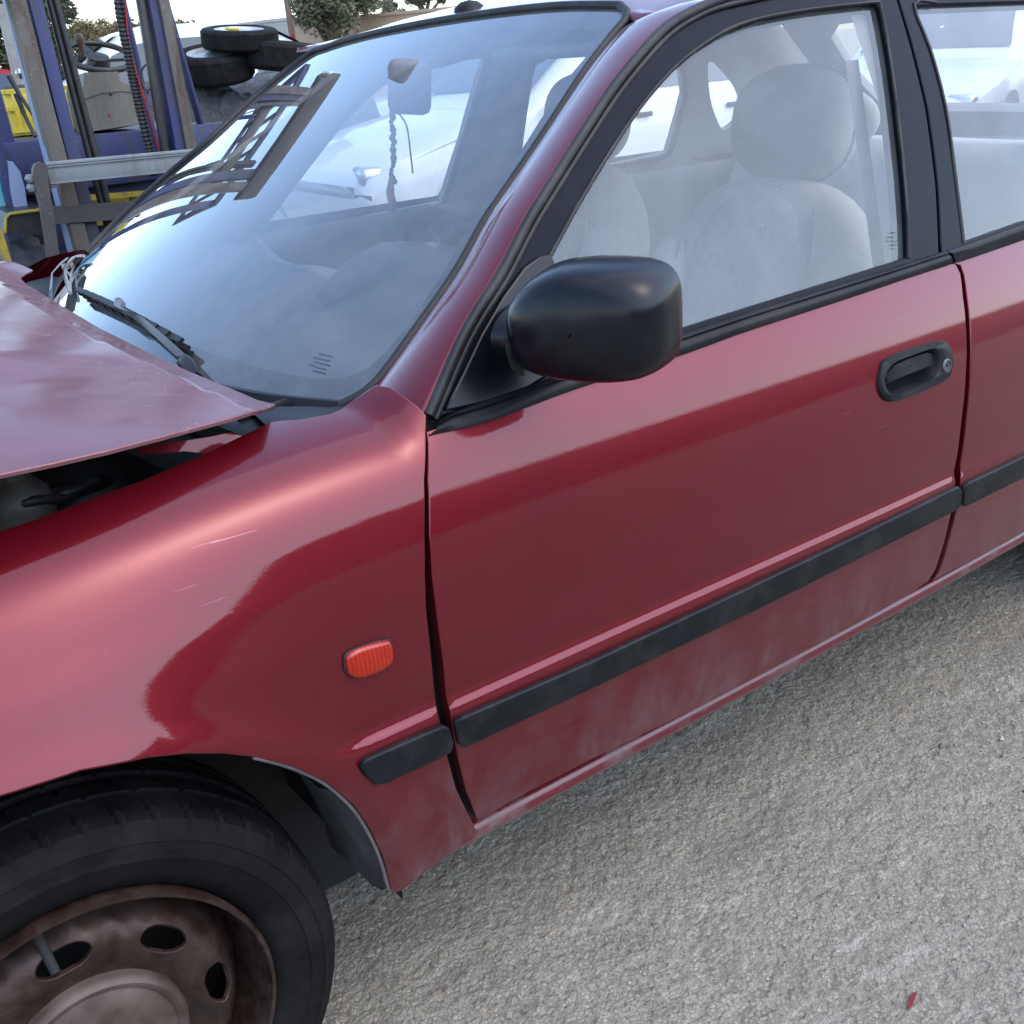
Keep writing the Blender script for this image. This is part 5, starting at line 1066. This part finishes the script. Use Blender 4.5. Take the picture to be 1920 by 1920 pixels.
OL = leafmat('olive_leaf', (.09, .10, .055), (.19, .19, .12)); DK = leafmat('dark_leaf', (.04, .055, .032), (.10, .115, .06)); WM = leafmat('warm_lit_leaf', (.12, .10, .045), (.24, .19, .09), .4)  # last leaf colour yellowed to carry warm sunlight
p_ = at_dist(622, 16, 24.5); tree('broad grey-green olive tree overhanging the ochre wall', (p_[0], p_[1], 0), 1.7, (1.02, 1.02, .78, p_[2]+.28), .055, 16000, OL, 3, 'olive_tree', 40, droop=.03)
p_ = at_dist(738, 20, 33); tree('small tree showing over the roof edge, behind the ochre wall', (p_[0], p_[1], 0), 1.9, (.42, .42, .34, p_[2]), .05, 3000, OL, 5, 'olive_tree', 14)
p_ = at_dist(800, 2, 30); tree('thin treetop farther along the ochre wall, past the small tree', (p_[0], p_[1], 0), 2.2, (.55, .55, .3, p_[2]+.12), .05, 3000, DK, 15, 'olive_tree', 14)
for k, (u, v, d, r, lb) in enumerate([(150, 66, 46, .85, 'warm-lit yellowish tree beyond the steering wheel of the forklift'), (205, 62, 47, 1.0, 'rounded yellowish tree right of the forklift steering wheel, far off'), (345, 52, 45, .75, 'small yellowish tree just left of the pale wall'), (250, 58, 50, .9, 'yellowish tree behind the ribbed hose of the forklift')]):
    p_ = at_dist(u, v, d); tree(lb, (p_[0], p_[1], 0), 1.6, (r*1.25, r, r*.62, p_[2]-.1), .075, 5000, WM, 20+k, 'warm_lit_tree', 20)
for k, (u, v, d, r, lb) in enumerate([(8, 60, 15, .62, 'dark feathery tree left of the forklift mast'), (84, 40, 17, .60, 'dark feathery tree showing between the mast rail and hoses')]):
    p_ = at_dist(u, v, d); tree(lb, (p_[0], p_[1], 0), 1.2, (r*.8, r*.8, r*.95, p_[2]), .045, 7000, DK, 40+k, 'feathery_tree', 22)
# ================================================================== other cars of the yard
def yard_car(name, label, loc, rz, col, rough=.35, group='parked cars of the yard', L=4.05, dz=0.0):
    e = empty(name, loc, rz, label, 'car', group); cm = NT(name+'_paint'); cm.set(Base_Color=(*col, 1), Roughness=rough, Coat_Weight=.7); mat = cm.m
    ST = np.array([(0, .60, .34, .54, .58, .52), (.06, .70, .26, .60, .64, .62), (.22, .78, .21, .68, .72, .70), (.6, .81, .20, .77, .83, .74), (1.05, .825, .20, .84, .91, .74), (1.2, .83, .20, .87, .96, .72), (1.5, .83, .20, .89, 1.17, .66), (1.85, .83, .20, .90, 1.37, .61), (2.15, .83, .20, .91, 1.425, .60), (2.75, .83, .20, .915, 1.43, .60), (3.2, .82, .20, .92, 1.38, .58), (3.55, .81, .20, .92, 1.20, .60), (3.85, .79, .22, .91, .99, .64), (3.98, .76, .26, .80, .90, .64), (4.05, .68, .34, .60, .72, .60)])
    ST[:, 0] *= L/4.05
    def sec(x): return [float(np.interp(x, ST[:, 0], ST[:, k])) for k in range(1, 6)]
    def half(x):
        w, zl, zb, zr, wr = sec(x); zr += dz; return [(0, zl), (w*.86, zl), (w*.97, zl+.06), (w, zl+.22), (w, (zl+zb)/2+.08), (w*.985, zb-.05), (w*.955, zb), (wr+.05, zr-.06), (wr*.93, zr-.012), (wr*.6, zr), (0, zr+.012)]
    mb = MB(); rings = []
    for x in np.unique(np.r_[np.linspace(0, L, 44), ST[:, 0]]):
        h = half(x); rings.append([(x, -y, z) for y, z in h]+[(x, y, z) for y, z in h[-2:0:-1]])
    mb.loft(rings, True, True); raw(mb.build('body', mat, None, 50), e)
    gm = M['cglass']
    for s in (-1, 1):
        for a, b, ta, tb_ in ((1.32, 2.16, 1.72, 2.16), (2.24, 3.0, 2.24, 2.96), (3.07, 3.62, 3.05, 3.36)):
            a, b, ta, tb_ = (q*L/4.05 for q in (a, b, ta, tb_)); pts = []
            for x, k in ((a, .10), ((a+b)/2, .10), (b, .10), (tb_, .90), ((ta+tb_)/2, .90), (ta, .90)):
                h = half(x); p0, p1 = np.array(h[6]), np.array(h[7]); q = p0+(p1-p0)*k; pts.append((x, s*(q[0]+.008), q[1]))
            w_ = MB(); w_.add(pts, [tuple(range(6))]); w_.add([(p[0], p[1]-s*.02, p[2]) for p in pts], [tuple(range(6))]); raw(w_.build('side_window', gm, None, 30), e)
        for x0_, x1_ in ((1.28, 2.2), (2.2, 3.02)):
            h = half((x0_+.7)*L/4.05); raw(MB().box(((x1_-.14)*L/4.05, s*(h[4][0]+.012), .80), (.13, .02, .032), None, .008).build('door_handle', M['trim'], None, 40), e)
        raw(MB().box((2.2*L/4.05, s*(.832), .53), (1.75, .012, .05), None, .004).build('rub_strip', M['trim'], None, 40), e)
        raw(MB().box((1.34*L/4.05, s*.93, .96), (.10, .17, .12), None, .04).build('door_mirror', mat, None, 50), e)
        raw(MB().box((.13, s*.55, .60), (.16, .26, .13), Matrix.Rotation(R(12*s), 3, 'Z'), .04).build('headlight', M['bright'], None, 50), e)
        raw(MB().box((L-.09, s*.60, .74), (.12, .16, .22), None, .03).build('tail_light', M['orange'], None, 50), e)
        for wx in (.76, 3.22):
            we = MB(); Mw = Matrix.Translation((wx*L/4.05, s*.80, .29)) @ Matrix.Rotation(R(90*-s), 4, 'X'); we.lathe([(.19, -.1), (.27, -.1), (.29, -.08), (.29, .01), (.275, .035), (.20, .03)], Mw, 28); tw = raw(we.build('wheel', M['tyre'], None, 40), e)
            wr_ = MB(); wr_.lathe([(.20, .02), (.18, .0), (.12, .015), (.001, .02)], Mw, 24); o_ = wr_.build('rim', M['bright'], None, 40); o_.parent = tw
            wa = MB(); wa.lathe([(.300, .036), (.355, .036), (.36, .03), (.355, .0)], Mw, 32); raw(wa.build('wheel_arch', M['dark'], None, 40), e)
    for (xa, xb, nm) in ((1.20, 1.86, 'windscreen'), (3.30, 3.84, 'rear_window')):
        xa, xb = xa*L/4.05, xb*L/4.05; w_ = MB(); pts = []
        for k in np.linspace(.06, .94, 6):
            h = half(xa+(xb-xa)*k); pts.append([(xa+(xb-xa)*k, y, h[9][1]+.014) for y in np.linspace(-h[8][0]*1.02, h[8][0]*1.02, 8)])
        w_.loft(pts, False); raw(w_.build(nm, gm, None, 60), e)
    return e
t = NT('parked_car_glass'); t.set(Base_Color=(.03, .04, .045, 1), Roughness=.05); t.b.inputs['Specular IOR Level'].default_value = .8; M['cglass'] = t.m
yard_car('parked_car', 'white hatchback parked beyond the dark red car, seen through its windows', (3.05, 5.6, 0), R(-2), (.50, .53, .54))
yard_car('parked_car', 'silver car behind the white hatchback', (5.0, 8.9, 0), R(4), (.42, .44, .46))
yard_car('parked_car', 'white car seen through the tailgate window', (8.3, 5.1, 0), R(20), (.48, .51, .52))
RC = yard_car('parked_car', 'pale red car with white 10 painted on it, seen through the rear door window', (7.6, 2.35, 0), R(24), (.42, .06, .05))
w_ = MB()
for P_ in ([(.0, 0), (.0, .16)], [(.15+.05*math.cos(a), .08+.08*math.sin(a)) for a in np.linspace(0, 2*math.pi, 14)]): w_.tube([(2.45+q[0], .80-.36*(q[1]), .99+q[1]) for q in P_], .012, 6)
raw(w_.build('painted_number', plain('white_marker', (.8, .8, .8), .6), None, 60), RC)
yard_car('parked_car', 'dark blue car behind the forklift steering wheel', (-1.75, 8.4, 0), R(3), (.10, .13, .22), dz=-.02)
yard_car('parked_car', 'bright red car behind the ribbed hose of the forklift', (2.0, 10.4, 0), R(80), (.45, .02, .03))
sc_ = at_dist(352, 92, 11.6); yard_car('parked_car', 'tall silver car with curved roof behind the tyre pile', (sc_[0]-2.35, sc_[1]+.9, 0), R(-8), (.55, .58, .60), dz=.26)
# added unseen behind the camera for the paint to mirror: low building and trees
BW = empty('reflection_building', (14.0, -22, 0), 0, 'long low plastered building with dark doors, added unseen for the paint to mirror', 'building'); bpy.context.view_layer.update()
pm = plain('grimy_plaster', (.22, .21, .19), .9, var=.3, scale=1.5); raw(MB().box((0, 0, 1.9), (64, 5, 3.8)).build('wall', pm, None, 30), BW); raw(MB().box((0, .1, 3.9), (65, 6, .25)).build('roof', plain('rusty_sheet', (.12, .09, .08), .7), None, 30), BW)
for k in range(10):
    d_ = raw(MB().box((-27+6*k, 2.53, 1.4), (3.2, .08, 2.8), None, .02).build('door', plain('dark_door', (.06, .07, .08), .6), None, 30), BW)
for k in range(14):  # unseen row, added only for its reflection in the paint
    rr_ = random.Random(90+k); r_ = rr_.uniform(1.1, 1.9); x = -9+2.9*k+rr_.uniform(-.6, .6)
    tree('bushy dark tree in the unseen row added for the paint to mirror', (x, -15+rr_.uniform(-1.5, 1.5), 0), 1.0, (r_, r_, r_*.8, 1.5+.3*r_), .11, 2600, DK, 60+k, 'reflection_tree', 20, 'bushy trees added unseen for paint reflections')
# loose grit on the concrete, too fine to count
rg = random.Random(11); V = []; F = []
for k in range(900):
    x, y = rg.uniform(.2, 2.4), rg.uniform(-.85, .05); s = rg.uniform(.0012, .0034)*(2.0 if rg.random() < .04 else 1); i = len(V); q = [Vector((rg.gauss(0, 1), rg.gauss(0, 1), rg.gauss(0, .7))).normalized()*s for _ in range(6)]
    V += [(x+s, y, .006), (x, y+s*rg.uniform(.6, 1.2), .006), (x-s*rg.uniform(.6, 1.2), y, .0055), (x, y-s, .006), (x+q[0].x*.4, y+q[0].y*.4, .0065+s*rg.uniform(.6, 1.1))]
    F += [(i, i+1, i+4), (i+1, i+2, i+4), (i+2, i+3, i+4), (i+3, i, i+4)]
struct(mk('loose_grit', V, F, leafmat('grit_stone', (.06, .055, .05), (.42, .40, .36), .0)), 'stuff')
